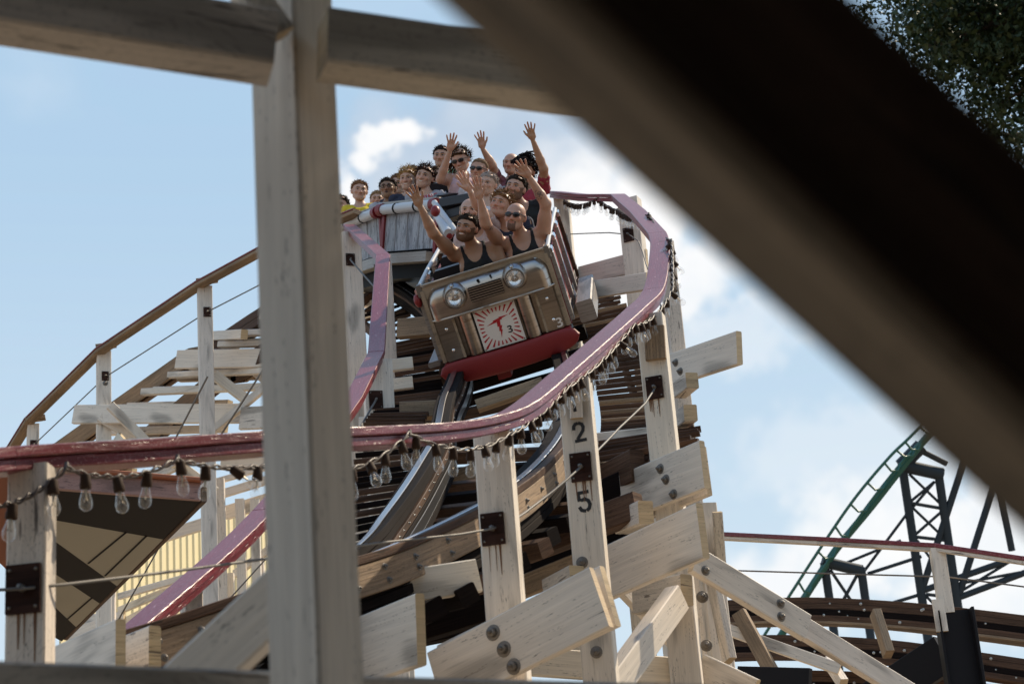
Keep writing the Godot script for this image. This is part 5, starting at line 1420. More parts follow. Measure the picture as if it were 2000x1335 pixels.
func build_people() -> void:
	make_body_parts()
	var cb := car_basis
	var tan := Color(0.37, 0.20, 0.12); var pink := Color(0.46, 0.255, 0.175); var fair := Color(0.52, 0.31, 0.22); var brown := Color(0.28, 0.15, 0.085)
	var black := Color(0.012, 0.012, 0.014); var navy := Color(0.02, 0.024, 0.045)
	var list := [
		{"label": "bearded rider in black tank top and cross necklace waving one arm in front seat", "head": [911, 446, 16.75], "turn": Vector3(-22, 6, -6), "torso": cb, "skin": tan, "hair": "short", "beard": "full", "mouth": "smile", "tank": true, "shirt": black, "cell": 0.013, "wide": 1.12,
			"left_arm": [[846, 455, 16.6], [821, 404, 16.5], [806, 370, 16.45], 1.0]},
		{"label": "bald rider in sunglasses and black tank top raising both tattooed arms", "head": [1006, 424, 16.75], "turn": Vector3(-16, 8, -5), "torso": cb, "skin": pink, "hair": "none", "beard": "goatee", "eyes": "shades", "tank": true, "shirt": black, "cell": 0.013, "wide": 1.2, "hair_color": Color(0.10, 0.06, 0.045),
			"left_arm": [[948, 436, 16.5], [938, 390, 16.4], [928, 345, 16.35], 1.0], "right_arm": [[1066, 398, 16.7], [1034, 346, 16.6], [1010, 312, 16.5], -1.0],
			"tattoos": [[1060, 420, 16.62, 0.06], [1049, 383, 16.62, 0.05], [1050, 462, 16.65, 0.07], [968, 452, 16.5, 0.06]]},
		{"label": "brown-haired rider in dark shirt looking down behind the bald rider", "head": [977, 401, 17.5], "turn": Vector3(-20, 18, -12), "torso": cb, "skin": pink, "hair": "tousled", "hair_color": Color(0.16, 0.085, 0.04), "shirt": navy},
		{"label": "dark-bearded rider with eyes lowered in black t-shirt in third row", "head": [1006, 368, 18.3], "turn": Vector3(-18, 12, -8), "torso": cb, "skin": pink, "hair": "short", "beard": "full", "shirt": black, "wide": 1.15},
		{"label": "mostly hidden balding rider with one hand up behind the cross necklace rider", "head": [918, 413, 17.5], "turn": Vector3(-8, 6, 0), "torso": cb, "skin": fair, "hair": "rim", "hair_color": Color(0.3, 0.24, 0.18), "shirt": Color(0.5, 0.38, 0.36),
			"right_arm": [[934, 402, 17.1], [918, 374, 17.0], [900, 338, 16.95], -1.0]},
		{"label": "dark-haired rider in sunglasses bending one arm over the head", "head": [899, 313, 20.6], "turn": Vector3(-14, -12, 14), "skin": pink, "hair": "tousled", "hair_color": Color(0.05, 0.026, 0.014), "eyes": "shades", "mouth": "smile", "tank": true, "shirt": Color(0.55, 0.38, 0.40), "wide": 0.9,
			"left_arm": [[860, 350, 20.3], [878, 296, 20.2], [884, 264, 20.15], 1.0], "locks": [[[893, 305, 20.7], [882, 325, 20.7], [876, 345, 20.7]], [[888, 312, 20.7], [876, 330, 20.75], [872, 340, 20.8]], [[895, 318, 20.7], [886, 338, 20.7], [890, 352, 20.6]]]},
		{"label": "short-haired rider in wraparound sunglasses in second car", "head": [935, 332, 20.3], "turn": Vector3(-16, 4, -6), "skin": pink, "hair": "crop", "hair_color": Color(0.14, 0.085, 0.05), "eyes": "shades", "shirt": Color(0.45, 0.42, 0.44)},
		{"label": "grey-haired rider in white tank top mostly hidden behind raised hands", "head": [952, 360, 19.7], "turn": Vector3(-20, 6, -6), "skin": fair, "hair": "short", "hair_color": Color(0.28, 0.22, 0.19), "tank": true, "shirt": Color(0.7, 0.68, 0.72), "wide": 0.9},
		{"label": "balding older rider with one arm stretched up in second car", "head": [998, 320, 21.2], "turn": Vector3(-14, 4, 0), "skin": pink, "hair": "rim", "hair_color": Color(0.16, 0.12, 0.09), "shirt": Color(0.16, 0.05, 0.06),
			"left_arm": [[961, 322, 21.0], [943, 291, 20.9], [937, 258, 20.85], 1.0]},
		{"label": "rider in red shirt with windblown black hair and one arm straight up", "head": [1026, 335, 20.4], "turn": Vector3(-18, 6, -6), "skin": tan, "hair": "tousled", "shirt": Color(0.28, 0.03, 0.05), "wide": 1.1, "hair_color": Color(0.012, 0.010, 0.010),
			"right_arm": [[1062, 330, 20.2], [1041, 274, 20.1], [1034, 246, 20.05], -1.0], "windblown": [1018, 312, 20.35], "locks": [[[1012, 312, 20.4], [1030, 302, 20.4], [1046, 312, 20.4]], [[1016, 308, 20.4], [1034, 297, 20.4], [1042, 300, 20.4]], [[1024, 306, 20.4], [1042, 306, 20.4], [1049, 325, 20.4]], [[1030, 312, 20.4], [1046, 322, 20.4], [1044, 338, 20.4]], [[1000, 316, 20.4], [1018, 305, 20.4], [1038, 304, 20.4]], [[1004, 320, 20.3], [1022, 312, 20.3], [1040, 318, 20.3]]]},
		{"label": "frowning rider in yellow t-shirt at the back of the train", "head": [702, 373, 22.2], "turn": Vector3(12, 8, -4), "s": 0.98, "skin": fair, "hair": "short", "hair_color": Color(0.16, 0.075, 0.035), "shirt": Color(0.62, 0.46, 0.03)},
		{"label": "young rider in glasses with black hair and open mouth", "head": [757, 368, 21.6], "turn": Vector3(-6, 12, 4), "s": 0.95, "skin": brown, "hair": "short", "eyes": "glasses", "mouth": "open", "shirt": Color(0.4, 0.4, 0.43)},
		{"label": "brown-haired young rider peering out behind the rider in glasses", "head": [776, 361, 22.1], "turn": Vector3(-10, 8, 0), "s": 0.95, "skin": fair, "hair": "short", "hair_color": Color(0.12, 0.06, 0.03), "mouth": "smile", "shirt": navy},
		{"label": "smiling blond young rider in dark shirt", "head": [796, 351, 21.3], "turn": Vector3(-12, 6, 6), "s": 0.97, "skin": fair, "hair": "tousled", "hair_color": Color(0.34, 0.21, 0.09), "mouth": "smile", "shirt": navy},
		{"label": "dark-haired young rider in grey t-shirt with red lettering", "head": [829, 346, 21.1], "turn": Vector3(-14, 8, -10), "s": 1.0, "face": 1.06, "skin": fair, "hair": "tousled", "hair_color": Color(0.035, 0.018, 0.012), "mouth": "smile", "shirt": Color(0.34, 0.33, 0.36), "print": "SWING"},
		{"label": "dark-haired rider half hidden by the bent arm at the top of the train", "head": [862, 306, 22.3], "turn": Vector3(-10, 4, 0), "skin": pink, "hair": "short", "shirt": Color(0.10, 0.2, 0.12)},
		{"label": "young rider in green shirt glimpsed behind the grey t-shirt", "head": [853, 345, 21.8], "turn": Vector3(-6, 6, 8), "s": 0.95, "skin": fair, "hair": "short", "hair_color": Color(0.09, 0.05, 0.03), "shirt": Color(0.03, 0.22, 0.09)},
		{"label": "rider whose brown hair shows behind the blond young rider", "head": [808, 343, 22.8], "turn": Vector3(0, 6, 0), "s": 0.95, "skin": fair, "hair": "short", "hair_color": Color(0.13, 0.08, 0.045), "shirt": black},
		{"label": "small fair-haired rider sunk low beside the yellow t-shirt", "head": [737, 391, 22.6], "turn": Vector3(0, 10, 0), "s": 0.9, "skin": fair, "hair": "short", "hair_color": Color(0.2, 0.12, 0.06), "shirt": Color(0.4, 0.2, 0.2)},
		{"label": "rider in red just visible past the grey post at the rear", "head": [664, 402, 23.2], "turn": Vector3(-10, 4, 0), "skin": pink, "hair": "short", "shirt": Color(0.4, 0.05, 0.05)},
	]
	for q in list:
		var t := person(q)
		if q.has("print"):
			var ch: Array = t.get_meta("chest")
			var N: Vector3 = ch[0]; var tb: Basis = ch[1]
			var at: Vector3 = t.position + N + tb * Vector3(0.01, -0.115, 0.135)
			stencil(t, q.print, at, tb.z, 0.055, mats.plate_red, "shirt_lettering", 0.12, tb.y)
		if q.label.contains("cross"):
			var ch: Array = t.get_meta("chest")
			if q.tank if q.has("tank") else false:
				var N: Vector3 = ch[0]; var tb: Basis = ch[1]
				var nk := MB.new()
				nk.tube([N + tb * Vector3(-0.07, -0.03, 0.05), N + tb * Vector3(-0.035, -0.12, 0.115), N + tb * Vector3(0.0, -0.185, 0.137), N + tb * Vector3(0.035, -0.12, 0.115), N + tb * Vector3(0.07, -0.03, 0.05)], 0.0022, 5)
				nk.box(N + tb * Vector3(0, -0.21, 0.143), Vector3(0.008, 0.05, 0.006), Transform3D(), 0.001); nk.box(N + tb * Vector3(0, -0.203, 0.143), Vector3(0.032, 0.008, 0.006), Transform3D(), 0.001)
				part(t, "necklace", nk.mesh(), mats.bright)
		t.remove_meta("chest")

# ------------------------------------------------------------------ the train
var car_basis: Basis
var car_t: Transform3D
func set_car_frame() -> void:
	var f := Vector3(-0.054, -0.224, 1.0).normalized()
	var r := Vector3(0.956, 0.292, 0.0)
	r.z = -(r.x * f.x + r.y * f.y) / f.z
	r = r.normalized()
	var u := f.cross(r).normalized()
	car_basis = cam_t.basis * Basis(r, u, f)
	car_t = Transform3D(car_basis, P(990, 671, 16.4))
func cpart(th: Node3D, called: String, mb: MB, m: Material) -> MeshInstance3D:
	return part(th, called, mb.mesh(), m)
func bx(th: Node3D, called: String, mid: Vector3, size: Vector3, m: Material, ch := 0.006, col := Color(1, 1, 1)) -> MeshInstance3D:
	var mb := MB.new(); mb.tint = col
	mb.box(Vector3.ZERO, size, Transform3D(), ch)
	return part(th, called, mb.mesh(), m, Transform3D(Basis(), mid))
func poly(th: Node3D, called: String, p: Array, z: float, thick: float, m: Material) -> MeshInstance3D:
	var mb := MB.new()
	add_poly(mb, p, z, thick)
	return part(th, called, mb.mesh(), m)
func add_poly(mb: MB, p: Array, z: float, thick: float) -> void:
	var pk := PackedVector2Array(p)
	var idx := Geometry2D.triangulate_polygon(pk)
	for k in range(0, idx.size(), 3):
		mb.tri(Vector3(pk[idx[k]].x, pk[idx[k]].y, z + thick), Vector3(pk[idx[k + 1]].x, pk[idx[k + 1]].y, z + thick), Vector3(pk[idx[k + 2]].x, pk[idx[k + 2]].y, z + thick), Vector3.BACK)
	var mid := Vector2.ZERO
	for q in pk: mid += q / pk.size()
	for k in pk.size():
		var a := pk[k]; var b := pk[(k + 1) % pk.size()]
		var o := Vector3((a + b).x / 2 - mid.x, (a + b).y / 2 - mid.y, 0)
		mb.quad(Vector3(a.x, a.y, z), Vector3(b.x, b.y, z), Vector3(b.x, b.y, z + thick), Vector3(a.x, a.y, z + thick), o)
func build_front_car() -> void:
	var th := thing("coaster_car", car_t.origin, "front coaster car with tarnished metal nose, two headlights, lightning emblem and red bumper", "coaster car", "cars of the coaster train")
	th.transform = car_t
	var W := 1.17; var Hh := 0.70
	# cream front board, slightly arched along the top
	var p := [Vector2(-W / 2, 0)]
	p.append(Vector2(W / 2, 0)); p.append(Vector2(W / 2, Hh - 0.03))
	for k in 9: p.append(Vector2(lerpf(W / 2 - 0.01, -W / 2 + 0.01, k / 8.0), Hh - 0.012 + 0.024 * sin(PI * k / 8.0)))
	p.append(Vector2(-W / 2, Hh - 0.03))
	poly(th, "front_board", p, -0.03, 0.03, mats.trim)
	bx(th, "top_edge", Vector3(0, Hh + 0.004, -0.012), Vector3(W * 0.96, 0.014, 0.05), mats.trim)
	# pressed metal cowl bulging forward
	var cw := MB.new()
	var nu := 40; var nv := 18
	var y0 := 0.385; var y1 := 0.655; var x1 := 0.545
	var grid := []
	for j in nv + 1:
		var row := []
		for i in nu + 1:
			var u := lerpf(-1, 1, float(i) / nu); var v := float(j) / nv
			var y := lerpf(y0, y1, v)
			var corner := 1.0 - pow(maxf(0.0, (v - 0.45) / 0.55), 2.4) * 0.14
			var x := u * x1 * corner
			var eu := clampf((1.0 - absf(u)) / 0.13, 0, 1); var ev := clampf((1.0 - v) / 0.45, 0, 1)
			var z := 0.095 * sqrt(1.0 - pow(1.0 - eu, 2)) * sqrt(1.0 - pow(1.0 - ev, 2)) + 0.004
			row.append(Vector3(x, y, z + 0.012 * (1 - absf(u))))
		grid.append(row)
	smooth_grid(cw, grid, Vector3.BACK)
	cpart(th, "cowl", cw, mats.chrome)
	var lip := MB.new()
	var lp := []
	for i in 21:
		var u := lerpf(-1, 1, i / 20.0)
		lp.append(Vector3(u * 0.552, 0.384, 0.006 + 0.104 * sqrt(1.0 - pow(absf(u), 7.0))))
	lip.tube(lp, 0.0125, 8)
	cpart(th, "cowl_lip", lip, mats.chrome)
	# hood badge holes
	for q in [[-0.055, 0.622, 0.022], [0.06, 0.630, 0.016]]:
		bx(th, "vent_hole", Vector3(q[0], q[1], 0.098), Vector3(q[2], q[2], 0.03), mats.black)
	# headlights
	for q in [[-0.285, 0.545], [0.258, 0.552]]:
		var hl := Node3D.new(); hl.name = "headlight"; th.add_child(hl, true); hl.position = Vector3(q[0], q[1], 0.085)
		var rot := Transform3D(Basis(Vector3.RIGHT, PI / 2), Vector3.ZERO)
		var hs := MB.new()
		hs.lathe([Vector2(0.118, -0.03), Vector2(0.112, 0.012), Vector2(0.098, 0.035), Vector2(0.092, 0.052), Vector2(0.086, 0.056), Vector2(0.080, 0.050)], 28, rot)
		part(hl, "housing", hs.mesh(), mats.chrome)
		var peak := MB.new(); peak.ball(Vector3(0, 0.098, 0.015), Vector3(0.022, 0.024, 0.045))
		part(hl, "peak", peak.mesh(), mats.chrome)
		var rm := MB.new()
		rm.lathe([Vector2(0.088, 0.050), Vector2(0.087, 0.062), Vector2(0.080, 0.066), Vector2(0.074, 0.060)], 28, rot)
		part(hl, "rim", rm.mesh(), mats.bolt)
		var rf := MB.new()
		rf.lathe([Vector2(0.076, 0.058), Vector2(0.060, 0.036), Vector2(0.036, 0.020), Vector2(0.014, 0.014), Vector2(0.0, 0.013)], 28, rot)
		rf.lathe([Vector2(0.0, 0.048), Vector2(0.010, 0.044), Vector2(0.014, 0.030), Vector2(0.014, 0.012)], 12, rot)
		part(hl, "reflector", rf.mesh(), mats.bright)
		var ln := MB.new()
		ln.lathe([Vector2(0.0, 0.082), Vector2(0.025, 0.080), Vector2(0.05, 0.073), Vector2(0.070, 0.063), Vector2(0.078, 0.056)], 28, rot)
		part(hl, "lens", ln.mesh(), mats.glass)
		for k in 7:
			var rb := MB.new()
			var x := lerpf(-0.054, 0.054, k / 6.0); var hh := sqrt(0.07 * 0.07 - x * x)
			rb.tube([Vector3(x, -hh, 0.058), Vector3(x, 0, 0.074), Vector3(x, hh, 0.058)], 0.0022, 5)
			part(hl, "lens_rib", rb.mesh(), mats.glass)
	# louvred grille between them
	bx(th, "grille_recess", Vector3(-0.012, 0.520, 0.1035), Vector3(0.30, 0.13, 0.03), mats.black)
	for k in 6:
		var s := bx(th, "grille_slat", Vector3(-0.012, 0.467 + k * 0.0212, 0.120), Vector3(0.30, 0.010, 0.014), mats.chrome, 0.003)
	# lower nose: two round ribs, flat centre, side trims
	for sx in [-1, 1]:
		var rb := MB.new(); var ring := []
		for k in 11: ring.append(Vector2(cos(PI * k / 10.0) * 0.068, sin(PI * k / 10.0) * 0.062))
		rb.prism(ring, 0.385, 0.3, Transform3D(Basis(Vector3(1, 0, 0), Vector3(0, 0, 1), Vector3(0, 1, 0)), Vector3(sx * 0.262, 0.0, 0.02)))
		smooth_prism(rb, ring, 0.385, Transform3D(Basis(Vector3(1, 0, 0), Vector3(0, 0, 1), Vector3(0, 1, 0)), Vector3(sx * 0.262, 0.001, 0.021)))
		cpart(th, "nose_rib", rb, mats.chrome)
		bx(th, "side_trim", Vector3(sx * 0.455, 0.192, 0.028), Vector3(0.155, 0.385, 0.03), mats.chrome, 0.012)
		bx(th, "trim_strip", Vector3(sx * (0.375 if sx > 0 else 0.372), 0.188, 0.050), Vector3(0.022, 0.37, 0.020), mats.trim, 0.005)
		bx(th, "edge_trim", Vector3(sx * 0.562, 0.33, 0.006), Vector3(0.032, 0.66, 0.014), mats.trim, 0.004)
		for y in [0.09, 0.285]:
			var sc := MB.new(); sc.lathe([Vector2(0, 0.010), Vector2(0.010, 0.008), Vector2(0.016, 0.0)], 10, Transform3D(Basis(Vector3.RIGHT, PI / 2), Vector3(sx * 0.455, y, 0.043)))
			cpart(th, "screw", sc, mats.bright)
		# corner caps at the shoulders
		bx(th, "corner_cap", Vector3(sx * 0.580, 0.665, -0.03), Vector3(0.045, 0.11, 0.08), mats.bolt, 0.008)
	bx(th, "nose_panel", Vector3(0, 0.195, 0.012), Vector3(0.82, 0.39, 0.02), mats.chrome, 0.004, Color(0.7, 0.68, 0.66))
	stencil(th, "3", car_t * Vector3(0.490, 0.062, 0.0445), car_basis.z, 0.082, mats.plate_white, "car_number", 0.0, car_basis.y).transform = Transform3D(Basis(), Vector3(0.497, 0.052, 0.0445))
	# emblem plate
	var pl := bx(th, "emblem_plate", Vector3(-0.005, 0.185, 0.062), Vector3(0.375, 0.365, 0.012), mats.plate_white, 0.002)
	bx(th, "plate_backing", Vector3(-0.005, 0.185, 0.038), Vector3(0.34, 0.33, 0.036), mats.bolt)
	var ry := MB.new()
	var n := 28
	for k in n:
		var a := TAU * (k + 0.5) / n
		var d := Vector2(cos(a), sin(a)); var m := maxf(absf(d.x), absf(d.y))
		var outer := d / m * 0.166; var inner := d * 0.132
		if outer.length() < inner.length() + 0.02: inner = outer - d * 0.03
		var w0 := 0.0035; var w1 := 0.0045 + outer.length() * 0.02
		var t := Vector2(-d.y, d.x)
		add_poly(ry, [inner - t * w0, inner + t * w0, outer + t * w1, outer - t * w1], 0.0062, 0.0015)
	part(pl, "emblem_rays", ry.mesh(), mats.plate_red)
	var bo := MB.new()
	add_poly(bo, plate_pts([[.22, .43], [.40, .365], [.385, .345], [.55, .315], [.54, .295], [.78, .30], [.60, .345], [.615, .365], [.46, .385], [.475, .405]]), 0.0062, 0.0015)
	add_poly(bo, plate_pts([[.47, .385], [.555, .37], [.535, .50], [.57, .50], [.525, .60], [.55, .605], [.472, .785], [.495, .63], [.465, .63], [.49, .515], [.455, .515]]), 0.0066, 0.0015)
	part(pl, "emblem_bolt", bo.mesh(), mats.plate_red)
	var t3 := stencil(pl, "3", Vector3.ZERO, Vector3.BACK, 0.062, mats.ink, "emblem_number")
	t3.transform = Transform3D(Basis(), Vector3(0.080, -0.056, 0.0075))
	for q in [[-1, -1], [1, -1], [-1, 1], [1, 1]]:
		var sc := MB.new(); sc.lathe([Vector2(0, 0.004), Vector2(0.006, 0.003), Vector2(0.007, 0.0)], 8, Transform3D(Basis(Vector3.RIGHT, PI / 2), Vector3(q[0] * 0.176, q[1] * 0.170, 0.006)))
		part(pl, "rivet", sc.mesh(), mats.bolt)
	# bumper: thick red bow with rounded ends
	var bg := []
	for j in 9:
		var row := []
		for i in 41:
			var u := lerpf(-1, 1, i / 40.0)
			var a := lerpf(-PI * 0.5, PI * 0.5, j / 8.0)
			var h := 0.102 * pow(maxf(0.0, 1.0 - pow(absf(u), 7.0)), 0.5) + 0.001
			var droop := -0.090 - 0.022 * (1 - u * u)
			row.append(Vector3(u * 0.635, droop + sin(a) * h, 0.03 + 0.075 * (1 - pow(absf(u), 2.6)) + cos(a) * 0.032))
		bg.append(row)
	var bu := MB.new(); smooth_grid(bu, bg, Vector3.BACK)
	bu.box(Vector3(0, -0.08, 0.0), Vector3(1.15, 0.14, 0.10), Transform3D(), 0.01)
	cpart(th, "bumper", bu, mats.bumper_rubber)
	# sides
	for sx in [-1, 1]:
		bx(th, "side_panel", Vector3(sx * 0.575, 0.29, -1.25), Vector3(0.03, 0.60, 2.40), mats.car_red)
		bx(th, "side_trim_strip", Vector3(sx * 0.594, 0.06, -1.22), Vector3(0.012, 0.07, 2.3), mats.tin, 0.003)
		for k in 4:
			bx(th, "door_frame", Vector3(sx * 0.607, 0.33, -0.10 - k * 0.68), Vector3(0.035, 0.62, 0.09), mats.tin if k < 3 else mats.brown, 0.004)
			bx(th, "frame_cap", Vector3(sx * 0.590, 0.665, -0.10 - k * 0.68), Vector3(0.07, 0.05, 0.16), mats.bright, 0.012)
		bx(th, "running_board", Vector3(sx * (0.73 if sx > 0 else 0.70), 0.03 if sx > 0 else -0.03, -0.80), Vector3(0.15 if sx > 0 else 0.11, 0.19 if sx > 0 else 0.05, 1.15), mats.tin, 0.012)
		var rail := MB.new(); rail.tube([Vector3(sx * 0.585, 0.69, -0.02), Vector3(sx * 0.585, 0.70, -0.8), Vector3(sx * 0.585, 0.69, -2.3)], 0.020, 8)
		cpart(th, "side_rail", rail, mats.pad)
	var lamp := MB.new(); lamp.ball(Vector3(-0.625, 0.585, -0.03), Vector3(0.035, 0.062, 0.05))
	cpart(th, "side_reflector", lamp, mats.car_red)
	bx(th, "floor", Vector3(0, 0.02, -1.22), Vector3(1.12, 0.05, 2.36), mats.dark)
	for k in 3:
		bx(th, "seat_back", Vector3(0, 0.42, -0.80 - k * 0.72), Vector3(1.08, 0.52, 0.10), mats.seat, 0.03)
		bx(th, "seat_cushion", Vector3(0, 0.13, -0.56 - k * 0.72), Vector3(1.08, 0.12, 0.40), mats.seat, 0.03)
		var lb := MB.new(); lb.tube([Vector3(-0.55, 0.56, -0.32 - k * 0.72), Vector3(-0.5, 0.60, -0.22 - k * 0.72), Vector3(0.5, 0.60, -0.22 - k * 0.72), Vector3(0.55, 0.56, -0.32 - k * 0.72)], 0.022, 8)
		cpart(th, "lap_bar", lb, mats.seat)
	# running gear in the dark below
	bx(th, "chassis", Vector3(0, -0.13, -1.2), Vector3(0.86, 0.16, 2.2), mats.black)
	for q in [[-0.5, -0.5], [0.5, -0.5], [-0.5, -2.0], [0.5, -2.0]]:
		var wh := MB.new(); wh.lathe([Vector2(0.0, -0.05), Vector2(0.10, -0.05), Vector2(0.125, -0.03), Vector2(0.125, 0.03), Vector2(0.10, 0.05), Vector2(0, 0.05)], 20, Transform3D(Basis(Vector3.FORWARD, PI / 2), Vector3(q[0], -0.20, q[1])))
		cpart(th, "wheel", wh, mats.bolt)
	bx(th, "axle_beam", Vector3(0, -0.20, -0.5), Vector3(1.3, 0.12, 0.14), mats.dark)
	bx(th, "guide_shoe", Vector3(-0.60, -0.16, -0.35), Vector3(0.16, 0.14, 0.30), mats.brown)
	bx(th, "coupler", Vector3(-0.10, -0.21, -0.1), Vector3(0.12, 0.14, 0.30), mats.car_red)
func plate_pts(a: Array) -> Array:
	var o := []
	for q in a: o.append(Vector2((q[0] - 0.5) * 0.375, (0.5 - q[1]) * 0.365))
	return o
func smooth_grid(mb: MB, g: Array, out: Vector3) -> void:
	var base := mb.v.size()
	var w: int = g[0].size(); var h := g.size()
	for j in h:
		for i in w:
			var a: Vector3 = g[j][mini(i + 1, w - 1)] - g[j][maxi(i - 1, 0)]; var b: Vector3 = g[mini(j + 1, h - 1)][i] - g[maxi(j - 1, 0)][i]
			var nn := a.cross(b).normalized()
			if nn.dot(out) < 0: nn = -nn
			mb.vert(g[j][i], nn, Vector2(g[j][i].x, g[j][i].y))
	for j in h - 1:
		for i in w - 1:
			var k := base + j * w + i
			mb.tri_i(k, k + 1, k + w + 1, mb.n[k]); mb.tri_i(k, k + w + 1, k + w, mb.n[k])
func smooth_prism(mb: MB, ring: Array, length: float, xf: Transform3D) -> void:
	var g := []
	for j in 2:
		var row := []
		for q in ring: row.append(xf * Vector3(q.x, q.y, j * length))
		g.append(row)
	smooth_grid(mb, g, Vector3.BACK)
# a following car of which the worn flank shows; panel given by its ends in pixels
func rear_car(a: Array, b: Array, h: float, label: String) -> void:
	var pa := PA(a); var pb := PA(b)
	var x := (pb - pa).normalized()
	var toward := (cam_t.origin - pa).normalized()
	var z := (toward - x * toward.dot(x)); z = (z - Vector3.UP * z.dot(Vector3.UP) * 0.8).normalized()
	z = (z - x * z.dot(x)).normalized()
	var y := z.cross(x).normalized()
	var L := pa.distance_to(pb)
	var th := thing("coaster_car", pa, label, "coaster car", "cars of the coaster train")
	th.transform = Transform3D(Basis(x, y, z), pa)
	bx(th, "body", Vector3(L / 2, -0.04, -0.62), Vector3(L * 0.98, h * 0.9, 1.10), mats.black)
	# corrugated worn flank
	var n := 9
	for k in n:
		var fb := MB.new(); fb.tint = tone(0.2)
		fb.timber(h, L / n * 0.985, 0.03 + 0.012 * (k % 2), 0.006, rng.randf() * 5.0)
		part(th, "flank_board", fb.mesh(), mats.flank, Transform3D(Basis(Vector3.RIGHT, Vector3.FORWARD, Vector3.UP), Vector3(L * (k + 0.5) / n, -h / 2, 0)))
	bx(th, "top_board", Vector3(L / 2, h / 2 + 0.10, -0.02), Vector3(L * 1.02, 0.05, 0.16), mats.tin)
	for q in [0.0, 1.0]:
		bx(th, "corner_post", Vector3(L * q, 0.0, 0.012), Vector3(0.05, h + 0.12, 0.06), mats.car_red)
	var pd := MB.new(); pd.tube([Vector3(0.02, h / 2 + 0.04, 0.07), Vector3(L - 0.02, h / 2 + 0.04, 0.07)], 0.058, 10)
	cpart(th, "padded_rail", pd, mats.pad)
	for q in [0.0, 1.0]:
		var cp := MB.new(); cp.tube([Vector3(L * q - 0.04, h / 2 + 0.04, 0.07), Vector3(L * q + 0.04, h / 2 + 0.04, 0.07)], 0.070, 12)
		cpart(th, "rail_cap", cp, mats.car_red)
	for q in [0.3, 0.68]:
		var cp := MB.new(); cp.tube([Vector3(L * q - 0.012, h / 2 + 0.04, 0.07), Vector3(L * q + 0.012, h / 2 + 0.04, 0.07)], 0.064, 10)
		cpart(th, "rail_strap", cp, mats.black)
	bx(th, "step_board", Vector3(L / 2, -h / 2 - 0.10, 0.06), Vector3(L, 0.11, 0.16), mats.tin)
	bx(th, "chassis", Vector3(L / 2, -h / 2 - 0.22, -0.5), Vector3(L, 0.16, 0.9), mats.black)
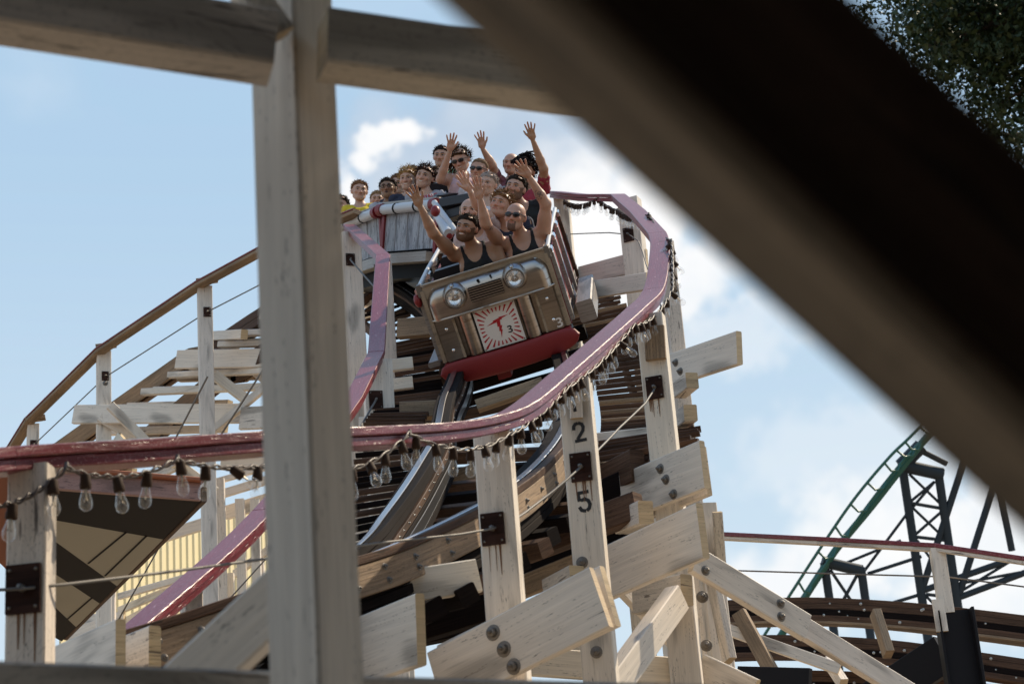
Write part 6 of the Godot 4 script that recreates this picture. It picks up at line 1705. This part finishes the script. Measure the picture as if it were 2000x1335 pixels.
func build_train() -> void:
	build_front_car()
	rear_car([752, 455, 21.0], [856, 446, 20.2], 0.42, "coaster car with peeling white flank boards just behind the front car")
	rear_car([668, 487, 22.2], [749, 458, 21.1], 0.42, "rearmost visible coaster car with scuffed flank beside the rider in yellow")
	# the second car behind the front one: only its seats and side rail show
	var th := thing("coaster_car", P(960, 400, 20.2), "second coaster car hidden behind the front car with dark seats and white side rail", "coaster car", "cars of the coaster train")
	var c := th.position
	var b := car_basis.rotated(Vector3.UP, 0.45)
	th.transform = Transform3D(b, c)
	bx(th, "body", Vector3(0, -0.42, -0.9), Vector3(1.12, 0.5, 1.7), mats.black)
	for k in 2: bx(th, "seat_back", Vector3(0, -0.05, -0.35 - k * 0.8), Vector3(1.08, 0.34, 0.10), mats.seat, 0.03)
	for s in [-1, 1]:
		var rl := MB.new(); rl.tube([Vector3(s * 0.57, -0.08, 0.1), Vector3(s * 0.57, -0.06, -1.6)], 0.026, 8)
		cpart(th, "side_rail", rl, mats.pad)
		bx(th, "side_panel", Vector3(s * 0.56, -0.32, -0.8), Vector3(0.04, 0.4, 1.7), mats.tin)
	# sloping white bars and caps seen left of the front riders
	var ap := thing("lap_bar_assembly", P(860, 440, 19.2), "white lap bar with red caps and straps between the front car and the peeling car", "lap bar")
	for q in [[848, 395, 890, 452, 0.045, "pad"], [852, 415, 876, 455, 0.07, "pad"]]:
		var mb := MB.new(); mb.tube([P(q[0], q[1], 19.4) - ap.position, P(q[2], q[3], 18.9) - ap.position], q[4] * 0.7, 10)
		part(ap, "bar", mb.mesh(), mats[q[5]])
	for q in [[876, 457], [850, 412]]:
		var mb := MB.new(); mb.ball(P(q[0], q[1], 18.95) - ap.position, Vector3(0.05, 0.06, 0.05))
		part(ap, "red_cap", mb.mesh(), mats.car_red)
	for q in [[862, 400, 925, 388], [868, 425, 930, 405]]:
		timber(ap, "seat_edge", P(q[0], q[1], 19.4), P(q[2], q[3], 19.3), 0.12, 0.10, Vector3.UP, mats.seat)

func _ready() -> void:
	rng.seed = 20
	# ---- camera
	cam_t = Transform3D(Basis(Vector3.RIGHT, deg_to_rad(PITCH)) * Basis(Vector3.BACK, deg_to_rad(ROLL)), Vector3(0, 1.6, 0))
	var cam := Camera3D.new()
	cam.name = "camera"
	add_child(cam)
	cam.transform = cam_t
	var at := CameraAttributesPhysical.new()
	at.frustum_focal_length = 66.36
	at.frustum_near = 0.1; at.frustum_far = 1200.0
	at.frustum_focus_distance = 15.0
	at.exposure_aperture = 5.6
	cam.attributes = at
	cam.fov = 20.5; cam.near = 0.1; cam.far = 1200.0
	cam.current = true
	# ---- sky
	var env := Environment.new()
	env.background_mode = Environment.BG_SKY
	env.tonemap_mode = Environment.TONE_MAPPER_LINEAR
	env.tonemap_exposure = 1.04
	env.sdfgi_enabled = true; env.ssao_enabled = true; env.ssil_enabled = true
	var sk := Sky.new(); var pm := PanoramaSkyMaterial.new()
	pm.panorama = make_sky()
	sk.sky_material = pm; env.sky = sk
	var we := WorldEnvironment.new(); we.name = "world_environment"; we.environment = env
	add_child(we)
	# ---- sun: high, from the right and a little behind the ride
	var sun := DirectionalLight3D.new()
	sun.name = "sun"; sun.light_energy = 1.6; sun.light_angular_distance = 0.55; sun.light_color = Color(1.0, 0.93, 0.82); sun.shadow_enabled = true
	add_child(sun)
	var az := deg_to_rad(54.0); var el := deg_to_rad(47.0)
	sun.look_at_from_position(Vector3(sin(az) * cos(el), sin(el), -cos(az) * cos(el)) * 50.0, Vector3.ZERO)
	make_materials()
	set_car_frame()
	var t := Time.get_ticks_msec()
	build_ground()
	build_track()
	build_bents()
	build_handrails()
	build_far_left()
	build_buildings()
	build_far_right()
	build_foreground()
	build_tree()
	build_lights()
	build_train()
	print("structure ", Time.get_ticks_msec() - t); t = Time.get_ticks_msec()
	build_people()
	print("people ", Time.get_ticks_msec() - t)
